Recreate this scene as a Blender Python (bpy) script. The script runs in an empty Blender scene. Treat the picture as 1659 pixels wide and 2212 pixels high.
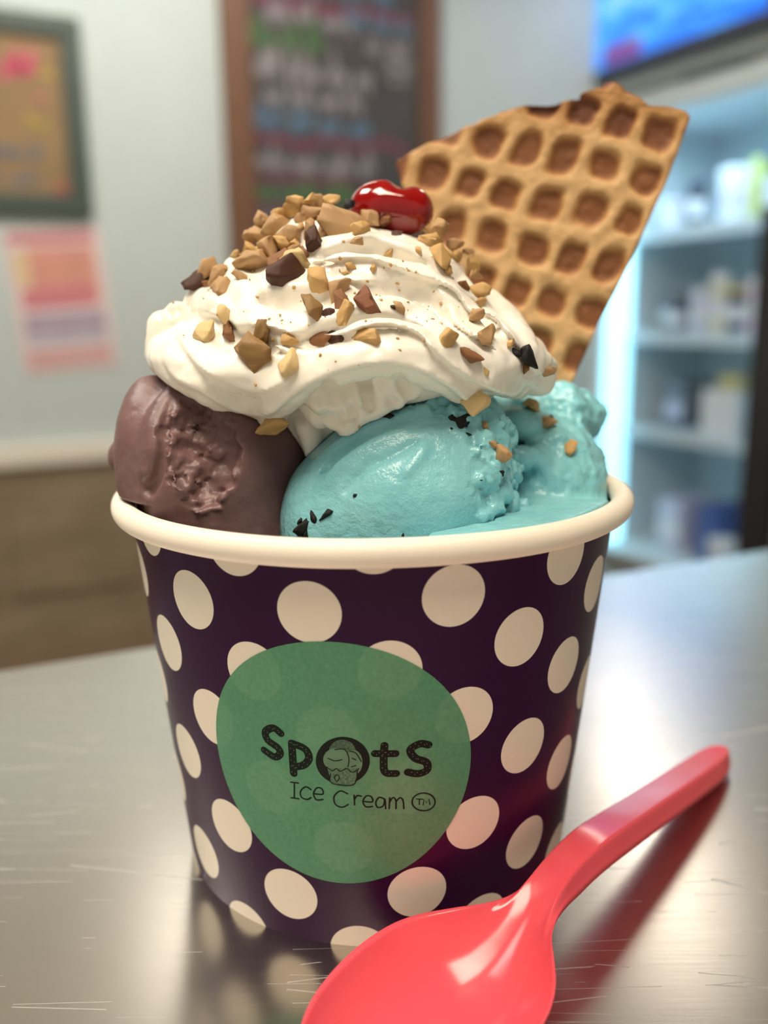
import bpy, bmesh, math, random
import numpy as np
from mathutils import Vector, Matrix

# ------------------------------------------------------------------ camera, world, lights, exposure
sc = bpy.context.scene
COL = sc.collection
FPX, IW, IH = 1940.19, 1659, 2212
CAM = np.array([0.0019677, -0.16453538, 0.10080938])
FWD = np.array([0.0, 0.9765941, -0.21509062])
RGT = np.array([0.99995838, -0.00196241, -0.00891009])
UPV = np.array([0.00912363, 0.21508166, 0.97655345])
cd = bpy.data.cameras.new('camera')
cam = bpy.data.objects.new('camera', cd)
COL.objects.link(cam)
cd.sensor_fit = 'VERTICAL'
cd.sensor_height = 36.0
cd.lens = FPX / IH * 36.0
cd.clip_start = 0.01
cd.clip_end = 50
cd.dof.use_dof = True
cd.dof.focus_distance = 0.138
cd.dof.aperture_fstop = cd.lens / 3.3
cam.matrix_world = Matrix(((RGT[0], UPV[0], -FWD[0], CAM[0]), (RGT[1], UPV[1], -FWD[1], CAM[1]),
                           (RGT[2], UPV[2], -FWD[2], CAM[2]), (0, 0, 0, 1)))
sc.camera = cam

world = bpy.data.worlds.new('world')
sc.world = world
world.use_nodes = True
world.node_tree.nodes['Background'].inputs[0].default_value = (0.95, 0.86, 0.74, 1)
world.node_tree.nodes['Background'].inputs[1].default_value = 0.35


def area(name, loc, size, power, color, rot=(0, 0, 0), size_y=None):
    l = bpy.data.lights.new(name, 'AREA')
    l.energy = power
    l.color = color
    l.size = size
    if size_y:
        l.shape = 'RECTANGLE'
        l.size_y = size_y
    o = bpy.data.objects.new(name, l)
    o.location = loc
    o.rotation_euler = rot
    COL.objects.link(o)
    return o


ROOM_ANG = math.radians(27)
WARM = (1.0, 0.86, 0.68)
COOLW = (1.0, 0.94, 0.84)
area('ceiling_lamp', (-0.15, -0.55, 1.5), 0.6, 31, WARM, (0, 0, ROOM_ANG), 0.9)
area('ceiling_lamp', (-1.0, 0.35, 1.5), 0.5, 24, COOLW, (0, 0, ROOM_ANG), 0.9)
area('linear_lamp', (0.80, 2.45, 1.38), 0.13, 6.5, (1.0, 0.9, 0.76), (0, 0, -0.1), 1.7)
area('linear_lamp', (-0.42, 1.75, 1.5), 0.13, 2.4, COOLW, (0, 0, ROOM_ANG), 0.9)
area('wall_fill', (-0.45, 1.75, 1.52), 1.6, 19, COOLW, (math.radians(52), 0, ROOM_ANG), 0.12)  # added unseen fill light, tilted at the back wall to brighten it

sc.view_settings.view_transform = 'Standard'
sc.view_settings.look = 'None'
sc.view_settings.exposure = 0.0
sc.view_settings.gamma = 1.0
sc.view_settings.use_curve_mapping = False
sc.cycles.use_denoising = True
sc.cycles.max_bounces = 5
sc.cycles.diffuse_bounces = 3
sc.cycles.glossy_bounces = 3
sc.cycles.transparent_max_bounces = 6
sc.cycles.blur_glossy = 0.5
sc.cycles.caustics_refractive = False
sc.cycles.use_adaptive_sampling = True
sc.cycles.adaptive_threshold = 0.06
sc.cycles.adaptive_min_samples = 12

# ------------------------------------------------------------------ helpers
R = random.Random(7)
MM = 0.001


def ray(x, y):
    d = FWD + RGT * ((x - IW / 2) / FPX) - UPV * ((y - IH / 2) / FPX)
    return d / np.linalg.norm(d)


def at_y(x, y, Y):
    """point (mm) seen at pixel x,y standing at depth Y (mm)"""
    d = ray(x, y)
    return (CAM + d * ((Y * MM - CAM[1]) / d[1])) / MM


def at_plane(x, y, p0, n):
    d = ray(x, y)
    s = np.dot(np.asarray(p0) - CAM, n) / np.dot(d, n)
    return CAM + d * s


def obj(name, me, mat=None, parent=None, loc=None):
    if isinstance(me, bmesh.types.BMesh):
        m = bpy.data.meshes.new(name)
        me.to_mesh(m)
        me.free()
        me = m
    o = bpy.data.objects.new(name, me)
    COL.objects.link(o)
    if mat is not None:
        if len(me.materials) == 0:
            me.materials.append(mat)
    if parent is not None:
        o.parent = parent
    if loc is not None:
        o.location = loc
    return o


def mesh(name, V, F, smooth=False):
    m = bpy.data.meshes.new(name)
    V = np.asarray(V, dtype=np.float64)
    m.from_pydata(V.tolist(), [], F if isinstance(F, list) else F.tolist())
    if smooth:
        m.polygons.foreach_set('use_smooth', np.ones(len(m.polygons), dtype=bool))
    m.update()
    return m


def tag(o, label=None, cat=None, group=None, kind=None):
    if label:
        o['label'] = label
    if cat:
        o['category'] = cat
    if group:
        o['group'] = group
    if kind:
        o['kind'] = kind
    return o


def empty(name, loc=(0, 0, 0)):
    o = bpy.data.objects.new(name, None)
    o.empty_display_size = 0.02
    o.location = loc
    COL.objects.link(o)
    return o


def box_bm(size, loc=(0, 0, 0), rot=None, bevel=0.0, seg=2):
    bm = bmesh.new()
    bmesh.ops.create_cube(bm, size=1)
    bmesh.ops.scale(bm, vec=size, verts=bm.verts)
    if bevel:
        bmesh.ops.bevel(bm, geom=list(bm.edges), offset=bevel, segments=seg, affect='EDGES', profile=0.5)
    if rot is not None:
        bmesh.ops.rotate(bm, matrix=rot, verts=bm.verts)
    bmesh.ops.translate(bm, vec=loc, verts=bm.verts)
    return bm


def smoothstep(a, b, x):
    t = np.clip((x - a) / (b - a), 0, 1)
    return t * t * (3 - 2 * t)


def catmull(P, n=8, closed=False):
    P = np.asarray(P, float)
    out = []
    N = len(P)
    rng = range(N) if closed else range(N - 1)
    for i in rng:
        if closed:
            p0, p1, p2, p3 = P[(i - 1) % N], P[i], P[(i + 1) % N], P[(i + 2) % N]
        else:
            p0, p1, p2, p3 = P[max(i - 1, 0)], P[i], P[i + 1], P[min(i + 2, N - 1)]
        for k in range(n):
            t = k / n
            out.append(0.5 * ((2 * p1) + (-p0 + p2) * t + (2 * p0 - 5 * p1 + 4 * p2 - p3) * t * t
                              + (-p0 + 3 * p1 - 3 * p2 + p3) * t ** 3))
    if not closed:
        out.append(P[-1])
    return np.array(out)


# ---- materials
def nt(name):
    m = bpy.data.materials.new(name)
    m.use_nodes = True
    t = m.node_tree
    b = t.nodes['Principled BSDF']
    return m, t, b


def setp(b, **kw):
    names = {'color': 'Base Color', 'rough': 'Roughness', 'metal': 'Metallic', 'coat': 'Coat Weight', 'coat_rough': 'Coat Roughness',
             'sss': 'Subsurface Weight', 'sss_rad': 'Subsurface Radius', 'sss_scale': 'Subsurface Scale', 'spec': 'Specular IOR Level',
             'emit': 'Emission Color', 'emit_s': 'Emission Strength', 'alpha': 'Alpha', 'aniso': 'Anisotropic', 'ior': 'IOR',
             'trans': 'Transmission Weight', 'sheen': 'Sheen Weight'}
    for k, v in kw.items():
        if k in ('color', 'emit') and len(v) == 3:
            v = (*v, 1)
        b.inputs[names[k]].default_value = v


def srgb(r, g, b):
    f = lambda c: ((c / 255 + 0.055) / 1.055) ** 2.4 if c > 10 else c / 255 / 12.92
    return (f(r), f(g), f(b))


def noise_node(t, scale, detail=3, rough=0.5, coord='Object', stretch=None):
    tc = t.nodes.new('ShaderNodeTexCoord')
    n = t.nodes.new('ShaderNodeTexNoise')
    n.inputs['Scale'].default_value = scale
    n.inputs['Detail'].default_value = detail
    n.inputs['Roughness'].default_value = rough
    if stretch:
        mp = t.nodes.new('ShaderNodeMapping')
        mp.inputs['Scale'].default_value = stretch
        t.links.new(tc.outputs[coord], mp.inputs['Vector'])
        t.links.new(mp.outputs[0], n.inputs['Vector'])
    else:
        t.links.new(tc.outputs[coord], n.inputs['Vector'])
    return n


def ramp(t, fac, stops):
    r = t.nodes.new('ShaderNodeValToRGB')
    while len(r.color_ramp.elements) < len(stops):
        r.color_ramp.elements.new(0.5)
    for e, (p, c) in zip(r.color_ramp.elements, stops):
        e.position = p
        e.color = (*c, 1) if len(c) == 3 else c
    t.links.new(fac, r.inputs[0])
    return r


def bump(t, b, height, strength=0.3, dist=0.001):
    n = t.nodes.new('ShaderNodeBump')
    n.inputs['Strength'].default_value = strength
    n.inputs['Distance'].default_value = dist
    t.links.new(height, n.inputs['Height'])
    t.links.new(n.outputs[0], b.inputs['Normal'])
    return n


def mathn(t, op, a, b=None):
    n = t.nodes.new('ShaderNodeMath')
    n.operation = op
    for i, v in enumerate((a, b)):
        if v is None:
            continue
        if isinstance(v, (int, float)):
            n.inputs[i].default_value = v
        else:
            t.links.new(v, n.inputs[i])
    return n.outputs[0]


def mixc(t, fac, a, b):
    n = t.nodes.new('ShaderNodeMix')
    n.data_type = 'RGBA'
    for s, v in ((n.inputs[0], fac), (n.inputs[6], a), (n.inputs[7], b)):
        if isinstance(v, (int, float)):
            s.default_value = v
        elif isinstance(v, tuple):
            s.default_value = (*v, 1) if len(v) == 3 else v
        else:
            t.links.new(v, s)
    return n.outputs[2]


def simple(name, color, rough=0.5, var=0.06, scale=40, **kw):
    """principled material with a faint procedural mottling"""
    m, t, b = nt(name)
    n = noise_node(t, scale, 3)
    c2 = tuple(min(1, c * (1 + var)) for c in color)
    c1 = tuple(c * (1 - var) for c in color)
    r = ramp(t, n.outputs['Fac'], [(0.3, c1), (0.7, c2)])
    t.links.new(r.outputs[0], b.inputs['Base Color'])
    setp(b, rough=rough, **kw)
    return m


# ---- signed distance volume modelling (mm)
_NT = np.random.default_rng(11).uniform(-1, 1, 64 ** 3).astype(np.float32)


def vnoise(P, scale, seed=0):
    """smooth value noise, about -1..1, P (N,3) mm, scale = feature size mm"""
    q = (np.asarray(P) / scale + seed * 7.31 + 100.0).astype(np.float32)
    i = np.floor(q)
    f = q - i
    i = i.astype(np.int32)
    f = f * f * f * (f * (f * 6 - 15) + 10)
    x0, x1 = (i[:, 0] & 63) << 12, ((i[:, 0] + 1) & 63) << 12
    y0, y1 = (i[:, 1] & 63) << 6, ((i[:, 1] + 1) & 63) << 6
    z0, z1 = i[:, 2] & 63, (i[:, 2] + 1) & 63
    fx, fy, fz = f[:, 0], f[:, 1], f[:, 2]

    def lz(a):
        u = _NT[a + z0]
        return u + (_NT[a + z1] - u) * fz
    a = lz(x0 + y0)
    a += (lz(x0 + y1) - a) * fy
    b = lz(x1 + y0)
    b += (lz(x1 + y1) - b) * fy
    return a + (b - a) * fx


def fbm(P, scale, octv=3, seed=0, gain=0.5):
    o = 0
    a = 1.0
    for k in range(octv):
        o = o + a * vnoise(P, scale / (2 ** k), seed + k)
        a *= gain
    return o


def smin(a, b, k):
    h = np.clip(0.5 + 0.5 * (b - a) / k, 0, 1)
    return b + (a - b) * h - k * h * (1 - h)


def smax(a, b, k):
    return -smin(-a, -b, k)


def ell(P, c, r, rot=None):
    q = P - np.asarray(c, np.float32)
    if rot is not None:
        q = q @ np.asarray(rot, np.float32)
    q /= np.asarray(r, np.float32)
    k0 = np.sqrt(np.einsum('ij,ij->i', q, q))
    q /= np.asarray(r, np.float32)
    k1 = np.sqrt(np.einsum('ij,ij->i', q, q)) + 1e-6
    return k0 * (k0 - 1) / k1


GRIDS = {}


def _seg(Q, a, b, ra, rb):
    ab = b - a
    L = float(ab @ ab) + 1e-9
    v = Q - a
    h = np.clip(v @ (ab / L), 0, 1)
    v -= h[..., None] * ab
    return np.sqrt(np.einsum('...i,...i->...', v, v)) - (ra + (rb - ra) * h)


def chain(P, pts, rad):
    """distance to a round polyline of varying radius"""
    pts = np.asarray(pts, np.float32)
    rad = np.broadcast_to(np.asarray(rad, np.float32), (len(pts),))
    d = np.full(len(P), 1e3, np.float32)
    g = GRIDS.get(id(P))
    if g is not None:
        P3, D3 = P.reshape(*g.n, 3), d.reshape(g.n)
    for a, b, ra, rb in zip(pts[:-1], pts[1:], rad[:-1], rad[1:]):
        if g is None:
            d = np.minimum(d, _seg(P, a, b, ra, rb))
            continue
        mg = max(ra, rb) + 4.5
        i0 = np.clip(np.floor((np.minimum(a, b) - mg - g.lo) / g.h).astype(int), 0, g.n - 1)
        i1 = np.clip(np.ceil((np.maximum(a, b) + mg - g.lo) / g.h).astype(int) + 1, 1, g.n)
        sl = tuple(slice(p, q) for p, q in zip(i0, i1))
        D3[sl] = np.minimum(D3[sl], _seg(P3[sl], a, b, ra, rb))
    return d


class Grid:
    def __init__(self, lo, hi, h):
        self.lo = np.asarray(lo, float)
        self.h = h
        self.n = np.ceil((np.asarray(hi) - self.lo) / h).astype(int) + 1
        ax = [self.lo[k] + h * np.arange(self.n[k]) for k in range(3)]
        X, Y, Z = np.meshgrid(*ax, indexing='ij')
        self.P = np.stack([X.ravel(), Y.ravel(), Z.ravel()], 1).astype(np.float32)
        self.F = None
        GRIDS[id(self.P)] = self

    def band(self, w):
        return np.abs(self.F) < w

    def sample(self, P, outside=50.0):
        q = (P - self.lo) / self.h
        ok = np.all((q >= 0) & (q < self.n - 1.001), axis=1)
        out = np.full(len(P), outside, np.float32)
        qq = q[ok]
        i = np.floor(qq).astype(int)
        f = qq - i
        G = self.F.reshape(self.n)
        v = 0
        for dx in (0, 1):
            for dy in (0, 1):
                for dz in (0, 1):
                    w = (f[:, 0] if dx else 1 - f[:, 0]) * (f[:, 1] if dy else 1 - f[:, 1]) * (f[:, 2] if dz else 1 - f[:, 2])
                    v = v + w * G[i[:, 0] + dx, i[:, 1] + dy, i[:, 2] + dz]
        out[ok] = v
        return out

    def mesh(self, name):
        """naive surface nets"""
        G = self.F.reshape(self.n).copy()
        big = 5.0
        G[0], G[-1], G[:, 0], G[:, -1], G[:, :, 0], G[:, :, -1] = [np.maximum(g, big) for g in
                                                                  (G[0], G[-1], G[:, 0], G[:, -1], G[:, :, 0], G[:, :, -1])]
        S = G < 0
        nx, ny, nz = self.n
        cnt = np.zeros((nx - 1, ny - 1, nz - 1), np.int8)
        for dx in (0, 1):
            for dy in (0, 1):
                for dz in (0, 1):
                    cnt += S[dx:nx - 1 + dx, dy:ny - 1 + dy, dz:nz - 1 + dz]
        act = (cnt > 0) & (cnt < 8)
        I = np.argwhere(act)
        idx = np.full(act.shape, -1, np.int64)
        idx[act] = np.arange(len(I))
        acc = np.zeros((len(I), 3))
        num = np.zeros(len(I))
        corners = [(0, 0, 0), (1, 0, 0), (0, 1, 0), (1, 1, 0), (0, 0, 1), (1, 0, 1), (0, 1, 1), (1, 1, 1)]
        val = [G[I[:, 0] + c[0], I[:, 1] + c[1], I[:, 2] + c[2]] for c in corners]
        for a in range(8):
            for b in range(a + 1, 8):
                ca, cb = np.array(corners[a]), np.array(corners[b])
                if np.abs(ca - cb).sum() != 1:
                    continue
                va, vb = val[a], val[b]
                m = (va < 0) != (vb < 0)
                t = va[m] / (va[m] - vb[m])
                acc[m] += ca + t[:, None] * (cb - ca)
                num[m] += 1
        V = (I + acc / np.maximum(num, 1)[:, None]) * self.h + self.lo
        Q = []
        for ax in range(3):
            o1, o2 = [k for k in range(3) if k != ax]
            sl0 = [slice(None)] * 3
            sl1 = [slice(None)] * 3
            sl0[ax] = slice(0, self.n[ax] - 1)
            sl1[ax] = slice(1, self.n[ax])
            A, B = S[tuple(sl0)], S[tuple(sl1)]
            E = np.argwhere(A != B)
            E = E[(E[:, o1] > 0) & (E[:, o2] > 0) & (E[:, o1] < self.n[o1] - 1) & (E[:, o2] < self.n[o2] - 1)]
            flip = A[E[:, 0], E[:, 1], E[:, 2]]
            q = []
            for d1, d2 in ((0, 0), (1, 0), (1, 1), (0, 1)):
                c = E.copy()
                c[:, o1] -= d1
                c[:, o2] -= d2
                q.append(idx[c[:, 0], c[:, 1], c[:, 2]])
            q = np.stack(q, 1)
            fl = flip if ax != 1 else ~flip
            q[~fl] = q[~fl][:, ::-1]
            Q.append(q)
        Q = np.concatenate(Q)
        # keep only the biggest connected piece
        lab = np.arange(len(V))
        e = np.concatenate([Q[:, [0, 1]], Q[:, [1, 2]], Q[:, [2, 3]]])
        for _ in range(400):
            m = np.minimum(lab[e[:, 0]], lab[e[:, 1]])
            new = lab.copy()
            np.minimum.at(new, e[:, 0], m)
            np.minimum.at(new, e[:, 1], m)
            new = new[new]
            if np.array_equal(new, lab):
                break
            lab = new
        root = np.bincount(lab).argmax()
        keep = lab == root
        remap = np.cumsum(keep) - 1
        Q = remap[Q[keep[Q[:, 0]]]]
        V = V[keep]
        me = bpy.data.meshes.new(name)
        me.vertices.add(len(V))
        me.vertices.foreach_set('co', (V * MM).astype(np.float32).ravel())
        me.loops.add(len(Q) * 4)
        me.loops.foreach_set('vertex_index', Q.astype(np.int32).ravel())
        me.polygons.add(len(Q))
        me.polygons.foreach_set('loop_start', np.arange(0, len(Q) * 4, 4, dtype=np.int32))
        me.polygons.foreach_set('use_smooth', np.ones(len(Q), dtype=bool))
        me.update(calc_edges=True)
        me.validate()
        return me


def march(sdf, x, y, near=95.0, far=230.0):
    """first point (mm) of a distance field under the pixel, or the closest miss"""
    d = ray(x, y)
    o = CAM / MM
    t = np.arange(near, far, 0.25)
    P = (o + t[:, None] * d).astype(np.float32)
    F = sdf(P)
    hit = np.argwhere(F < 0)
    if len(hit):
        i = int(hit[0, 0])
        return P[i].astype(float), True
    i = int(np.argmin(F))
    return P[i].astype(float), False


def grad(sdf, p, e=0.6):
    P = np.array([p + np.array(v) * e for v in ((1, 0, 0), (-1, 0, 0), (0, 1, 0), (0, -1, 0), (0, 0, 1), (0, 0, -1))], np.float32)
    f = sdf(P)
    g = np.array([f[0] - f[1], f[2] - f[3], f[4] - f[5]], float)
    n = np.linalg.norm(g)
    return g / n if n > 1e-6 else np.array([0, -0.6, 0.8])


# ------------------------------------------------------------------ the setting
E1 = np.array([math.cos(ROOM_ANG), math.sin(ROOM_ANG), 0])
E2 = np.array([math.sin(ROOM_ANG), -math.cos(ROOM_ANG), 0])
A0 = np.array([-1.15, 2.5, 0])
FLOOR_Z, CEIL_Z = -0.9, 1.6
SCORN = 2.25                      # corner of back wall and fridge wall


def room(s, t, z):
    """s along the back wall, t out from it along the fridge wall"""
    return A0 + s * E1 + t * E2 + np.array([0, 0, z])


ROT = Matrix(((E1[0], -E2[0], 0), (E1[1], -E2[1], 0), (0, 0, 1)))   # local x along back wall, local y into the wall


def rbox(name, s, t, z, mat, parent=None, bevel=0.0):
    """box spanning s, t, z ranges in room axes"""
    c = room((s[0] + s[1]) / 2, (t[0] + t[1]) / 2, (z[0] + z[1]) / 2)
    bm = box_bm((abs(s[1] - s[0]), abs(t[1] - t[0]), abs(z[1] - z[0])), bevel=bevel)
    bmesh.ops.rotate(bm, matrix=ROT, verts=bm.verts)
    if parent is None:
        o = obj(name, bm, mat)
        o.location = c
    else:
        bmesh.ops.translate(bm, vec=c - np.array(parent.matrix_basis.translation), verts=bm.verts)
        o = obj(name, bm, mat, parent)
    return o


def back_st(x, y):
    """(s, z) on the back wall under a pixel"""
    p = at_plane(x, y, A0, E2)
    return float(np.dot(p - A0, E1)), float(p[2])


def right_tz(x, y, s=SCORN):
    p = at_plane(x, y, room(s, 0, 0), E1)
    return float(np.dot(p - A0, E2)), float(p[2])


m_wall = simple('painted_wall', srgb(196, 206, 204), 0.7, 0.02, 8)
m_white = simple('white_trim', srgb(235, 228, 214), 0.45, 0.02)
m_ceil = simple('ceiling_paint', srgb(176, 166, 150), 0.8, 0.02)
m_floor = simple('floor_tile', srgb(120, 100, 78), 0.5, 0.1, 6)
m_wains, t_, b_ = nt('wainscot_wood')
n_ = noise_node(t_, 6, 4, stretch=(0.6, 0.6, 4))
t_.links.new(ramp(t_, n_.outputs['Fac'], [(0.3, srgb(128, 112, 90)), (0.7, srgb(158, 142, 116))]).outputs[0], b_.inputs['Base Color'])
setp(b_, rough=0.55)

bm = bmesh.new()
vs = [bm.verts.new(p) for p in ((-4, -3, FLOOR_Z), (4.5, -3, FLOOR_Z), (4.5, 5.5, FLOOR_Z), (-4, 5.5, FLOOR_Z))]
bm.faces.new(vs)
tag(obj('floor', bm, m_floor), kind='structure')
bm = bmesh.new()
vs = [bm.verts.new(p) for p in ((-4, -1.6, CEIL_Z), (-4, 5.5, CEIL_Z), (4.5, 5.5, CEIL_Z), (4.5, -1.6, CEIL_Z))]
bm.faces.new(vs)
tag(obj('ceiling', bm, m_ceil), kind='structure')
tag(rbox('wall_back', (-2.6, SCORN), (-0.1, 0), (FLOOR_Z, CEIL_Z), m_wall), kind='structure')
tag(rbox('wall_right', (SCORN, SCORN + 0.1), (0, 4.2), (0.9, CEIL_Z), m_wall), kind='structure')
tag(rbox('wall_right_side', (SCORN, SCORN + 0.1), (0.95, 4.2), (FLOOR_Z, 0.9), m_wall), kind='structure')
tag(rbox('wall_left', (-2.7, -2.6), (-0.1, 3.5), (FLOOR_Z, CEIL_Z), m_wall), kind='structure')
rail_z = back_st(0, 985)[1]
tag(rbox('trim_1', (-2.6, SCORN), (0.0, 0.035), (rail_z - 0.035, rail_z + 0.03), m_white, bevel=0.006), kind='structure')
wn = tag(rbox('wall_back_wainscot', (-2.6, SCORN), (0.0, 0.012), (FLOOR_Z, rail_z - 0.035), m_wains), kind='structure')
m_groove = simple('wainscot_panel', srgb(140, 122, 98), 0.5, 0.1, 12)
m_red = simple('wainscot_red', srgb(126, 72, 56), 0.5, 0.1, 12)
for k in range(7):                 # raised panels of the wainscot
    s0 = -0.9 + k * 0.44
    rbox('panel', (s0 + 0.03, s0 + 0.41), (0.012, 0.026), (FLOOR_Z + 0.16, rail_z - 0.14), m_groove if k % 2 else m_wains, wn, 0.004)

# ---- stainless counter
m_steel, t_, b_ = nt('brushed_steel')
setp(b_, metal=1.0, rough=0.27, color=(0.60, 0.57, 0.53))
tc = t_.nodes.new('ShaderNodeTexCoord')
mp = t_.nodes.new('ShaderNodeMapping')
mp.inputs['Rotation'].default_value = (0, 0, 0.35)
mp.inputs['Scale'].default_value = (60, 1500, 0)
t_.links.new(tc.outputs['Object'], mp.inputs['Vector'])
n1 = t_.nodes.new('ShaderNodeTexNoise')
n1.inputs['Scale'].default_value = 1.0
n1.inputs['Detail'].default_value = 3
t_.links.new(mp.outputs[0], n1.inputs['Vector'])
n2 = noise_node(t_, 14, 4)
rr = mathn(t_, 'ADD', mathn(t_, 'MULTIPLY', n1.outputs['Fac'], 0.05), mathn(t_, 'MULTIPLY', n2.outputs['Fac'], 0.12))
ROUGH_BASE = mathn(t_, 'ADD', rr, 0.17)


def scratch_layer(rot, scale, dens, seed):
    """thin broken scratch lines: contour of a stretched noise"""
    mpp = t_.nodes.new('ShaderNodeMapping')
    mpp.inputs['Rotation'].default_value = (0, 0, rot)
    mpp.inputs['Location'].default_value = (seed, seed * 2.1, 0)
    mpp.inputs['Scale'].default_value = scale
    t_.links.new(tc.outputs['Object'], mpp.inputs['Vector'])
    w = t_.nodes.new('ShaderNodeTexVoronoi')
    w.feature = 'DISTANCE_TO_EDGE'
    w.inputs['Scale'].default_value = 1.0
    w.inputs['Randomness'].default_value = 1.0
    t_.links.new(mpp.outputs[0], w.inputs['Vector'])
    line = mathn(t_, 'LESS_THAN', w.outputs['Distance'], dens)
    msk = noise_node(t_, 28, 2)
    mpp2 = t_.nodes.new('ShaderNodeMapping')
    mpp2.inputs['Location'].default_value = (seed * 3.3, seed, 0)
    t_.links.new(tc.outputs['Object'], mpp2.inputs['Vector'])
    t_.links.new(mpp2.outputs[0], msk.inputs['Vector'])
    return mathn(t_, 'MULTIPLY', line, mathn(t_, 'GREATER_THAN', msk.outputs['Fac'], 0.565))


sc1 = scratch_layer(0.5, (5, 130, 0), 0.0042, 1.7)
sc2 = scratch_layer(-0.45, (6, 120, 0), 0.004, 4.1)
sc3 = scratch_layer(1.45, (5, 80, 0), 0.003, 7.9)
sc4 = scratch_layer(0.22, (8, 210, 0), 0.0055, 11.3)
sc1 = mathn(t_, 'MAXIMUM', sc1, sc4)
scr = mathn(t_, 'MAXIMUM', sc1, mathn(t_, 'MAXIMUM', sc2, sc3))
hgt = mathn(t_, 'SUBTRACT', mathn(t_, 'MULTIPLY', n1.outputs['Fac'], 0.03), mathn(t_, 'MULTIPLY', scr, 0.8))
bump(t_, b_, hgt, 0.35, 0.0004)
t_.links.new(mathn(t_, 'ADD', ROUGH_BASE, mathn(t_, 'MULTIPLY', scr, 0.15)), b_.inputs['Roughness'])
t_.links.new(mixc(t_, mathn(t_, 'MULTIPLY', scr, 0.45), (0.60, 0.57, 0.53), (0.92, 0.89, 0.84)), b_.inputs['Base Color'])

CE0, CE1 = np.array([-0.112, 0.0853]), np.array([0.1552, 0.2089])   # far edge of the counter
ce = (CE1 - CE0) / np.linalg.norm(CE1 - CE0)
cn = np.array([ce[1], -ce[0]])                                         # towards the viewer
ctr = empty('counter', (0.02, 0.0, FLOOR_Z))
tag(ctr, 'scratched brushed stainless steel counter under the ice cream cup', 'counter')


def counter_pt(a, b):
    p = CE0 + ce * a + cn * b
    return p


bm = bmesh.new()
ring = [counter_pt(-1.0, 0), counter_pt(1.6, 0), counter_pt(1.6, 0.75), counter_pt(-1.0, 0.75)]
top = [bm.verts.new((p[0] - 0.02, p[1], -FLOOR_Z)) for p in ring]
bot = [bm.verts.new((p[0] - 0.02, p[1], -FLOOR_Z - 0.035)) for p in ring]
bm.faces.new(top[::-1])
bm.faces.new(bot)
for i in range(4):
    j = (i + 1) % 4
    bm.faces.new((top[i], top[j], bot[j], bot[i]))
bmesh.ops.recalc_face_normals(bm, faces=bm.faces)
bmesh.ops.bevel(bm, geom=[e for e in bm.edges if abs(e.verts[0].co.z - e.verts[1].co.z) < 1e-6 and e.verts[0].co.z > 0.89], offset=0.004, segments=3, affect='EDGES')
obj('counter_top', bm, m_steel, ctr)
bm = bmesh.new()
ring = [counter_pt(-0.97, 0.03), counter_pt(1.57, 0.03), counter_pt(1.57, 0.72), counter_pt(-0.97, 0.72)]
top = [bm.verts.new((p[0] - 0.02, p[1], -FLOOR_Z - 0.0355)) for p in ring]
bot = [bm.verts.new((p[0] - 0.02, p[1], 0)) for p in ring]
bm.faces.new(top[::-1])
bm.faces.new(bot)
for i in range(4):
    j = (i + 1) % 4
    bm.faces.new((top[i], top[j], bot[j], bot[i]))
bmesh.ops.recalc_face_normals(bm, faces=bm.faces)
obj('cabinet_body', bm, m_steel, ctr)

# ------------------------------------------------------------------ paper cup
CR0, CR1, CH, CT = 36.58, 43.63, 68.6, 1.95       # base radius, top radius, rim height, rim tube radius (mm)
ZT = CH - 1.87
CK = (CR1 - CR0) / ZT
CSL = math.sqrt(1 + CK * CK)
LO = (12.1075, 409.585)
LA = (-9.5094, -11.0305)
LB = (11.6152, -9.0112)

m_cup, t_, b_ = nt('polka_dot_paper')
uvn = t_.nodes.new('ShaderNodeUVMap')
uvn.uv_map = 'flat'
sep = t_.nodes.new('ShaderNodeSeparateXYZ')
t_.links.new(uvn.outputs[0], sep.inputs[0])
ux = mathn(t_, 'SUBTRACT', mathn(t_, 'MULTIPLY', sep.outputs[0], 1000.0), LO[0])
uy = mathn(t_, 'SUBTRACT', mathn(t_, 'MULTIPLY', sep.outputs[1], 1000.0), LO[1])
det = LA[0] * LB[1] - LB[0] * LA[1]
ci = mathn(t_, 'ADD', mathn(t_, 'MULTIPLY', ux, LB[1] / det), mathn(t_, 'MULTIPLY', uy, -LB[0] / det))
cj = mathn(t_, 'ADD', mathn(t_, 'MULTIPLY', ux, -LA[1] / det), mathn(t_, 'MULTIPLY', uy, LA[0] / det))
fi = mathn(t_, 'SUBTRACT', ci, mathn(t_, 'ROUND', ci))
fj = mathn(t_, 'SUBTRACT', cj, mathn(t_, 'ROUND', cj))
dx_ = mathn(t_, 'ADD', mathn(t_, 'MULTIPLY', fi, LA[0]), mathn(t_, 'MULTIPLY', fj, LB[0]))
dy_ = mathn(t_, 'ADD', mathn(t_, 'MULTIPLY', fi, LA[1]), mathn(t_, 'MULTIPLY', fj, LB[1]))
rad = mathn(t_, 'SQRT', mathn(t_, 'ADD', mathn(t_, 'MULTIPLY', dx_, dx_), mathn(t_, 'MULTIPLY', dy_, dy_)))
mr = t_.nodes.new('ShaderNodeMapRange')
mr.inputs['From Min'].default_value = 4.78
mr.inputs['From Max'].default_value = 4.88
t_.links.new(rad, mr.inputs['Value'])
t_.links.new(mixc(t_, mr.outputs[0], srgb(236, 226, 210), srgb(48, 2, 52)), b_.inputs['Base Color'])
setp(b_, rough=0.30, spec=0.32, coat=0.08, coat_rough=0.12)
n_ = noise_node(t_, 300, 2, stretch=(4, 4, 0.35))
bump(t_, b_, n_.outputs['Fac'], 0.10, 0.0003)

m_paper = simple('white_paper', srgb(238, 228, 212), 0.5, 0.015, 60)


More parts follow.
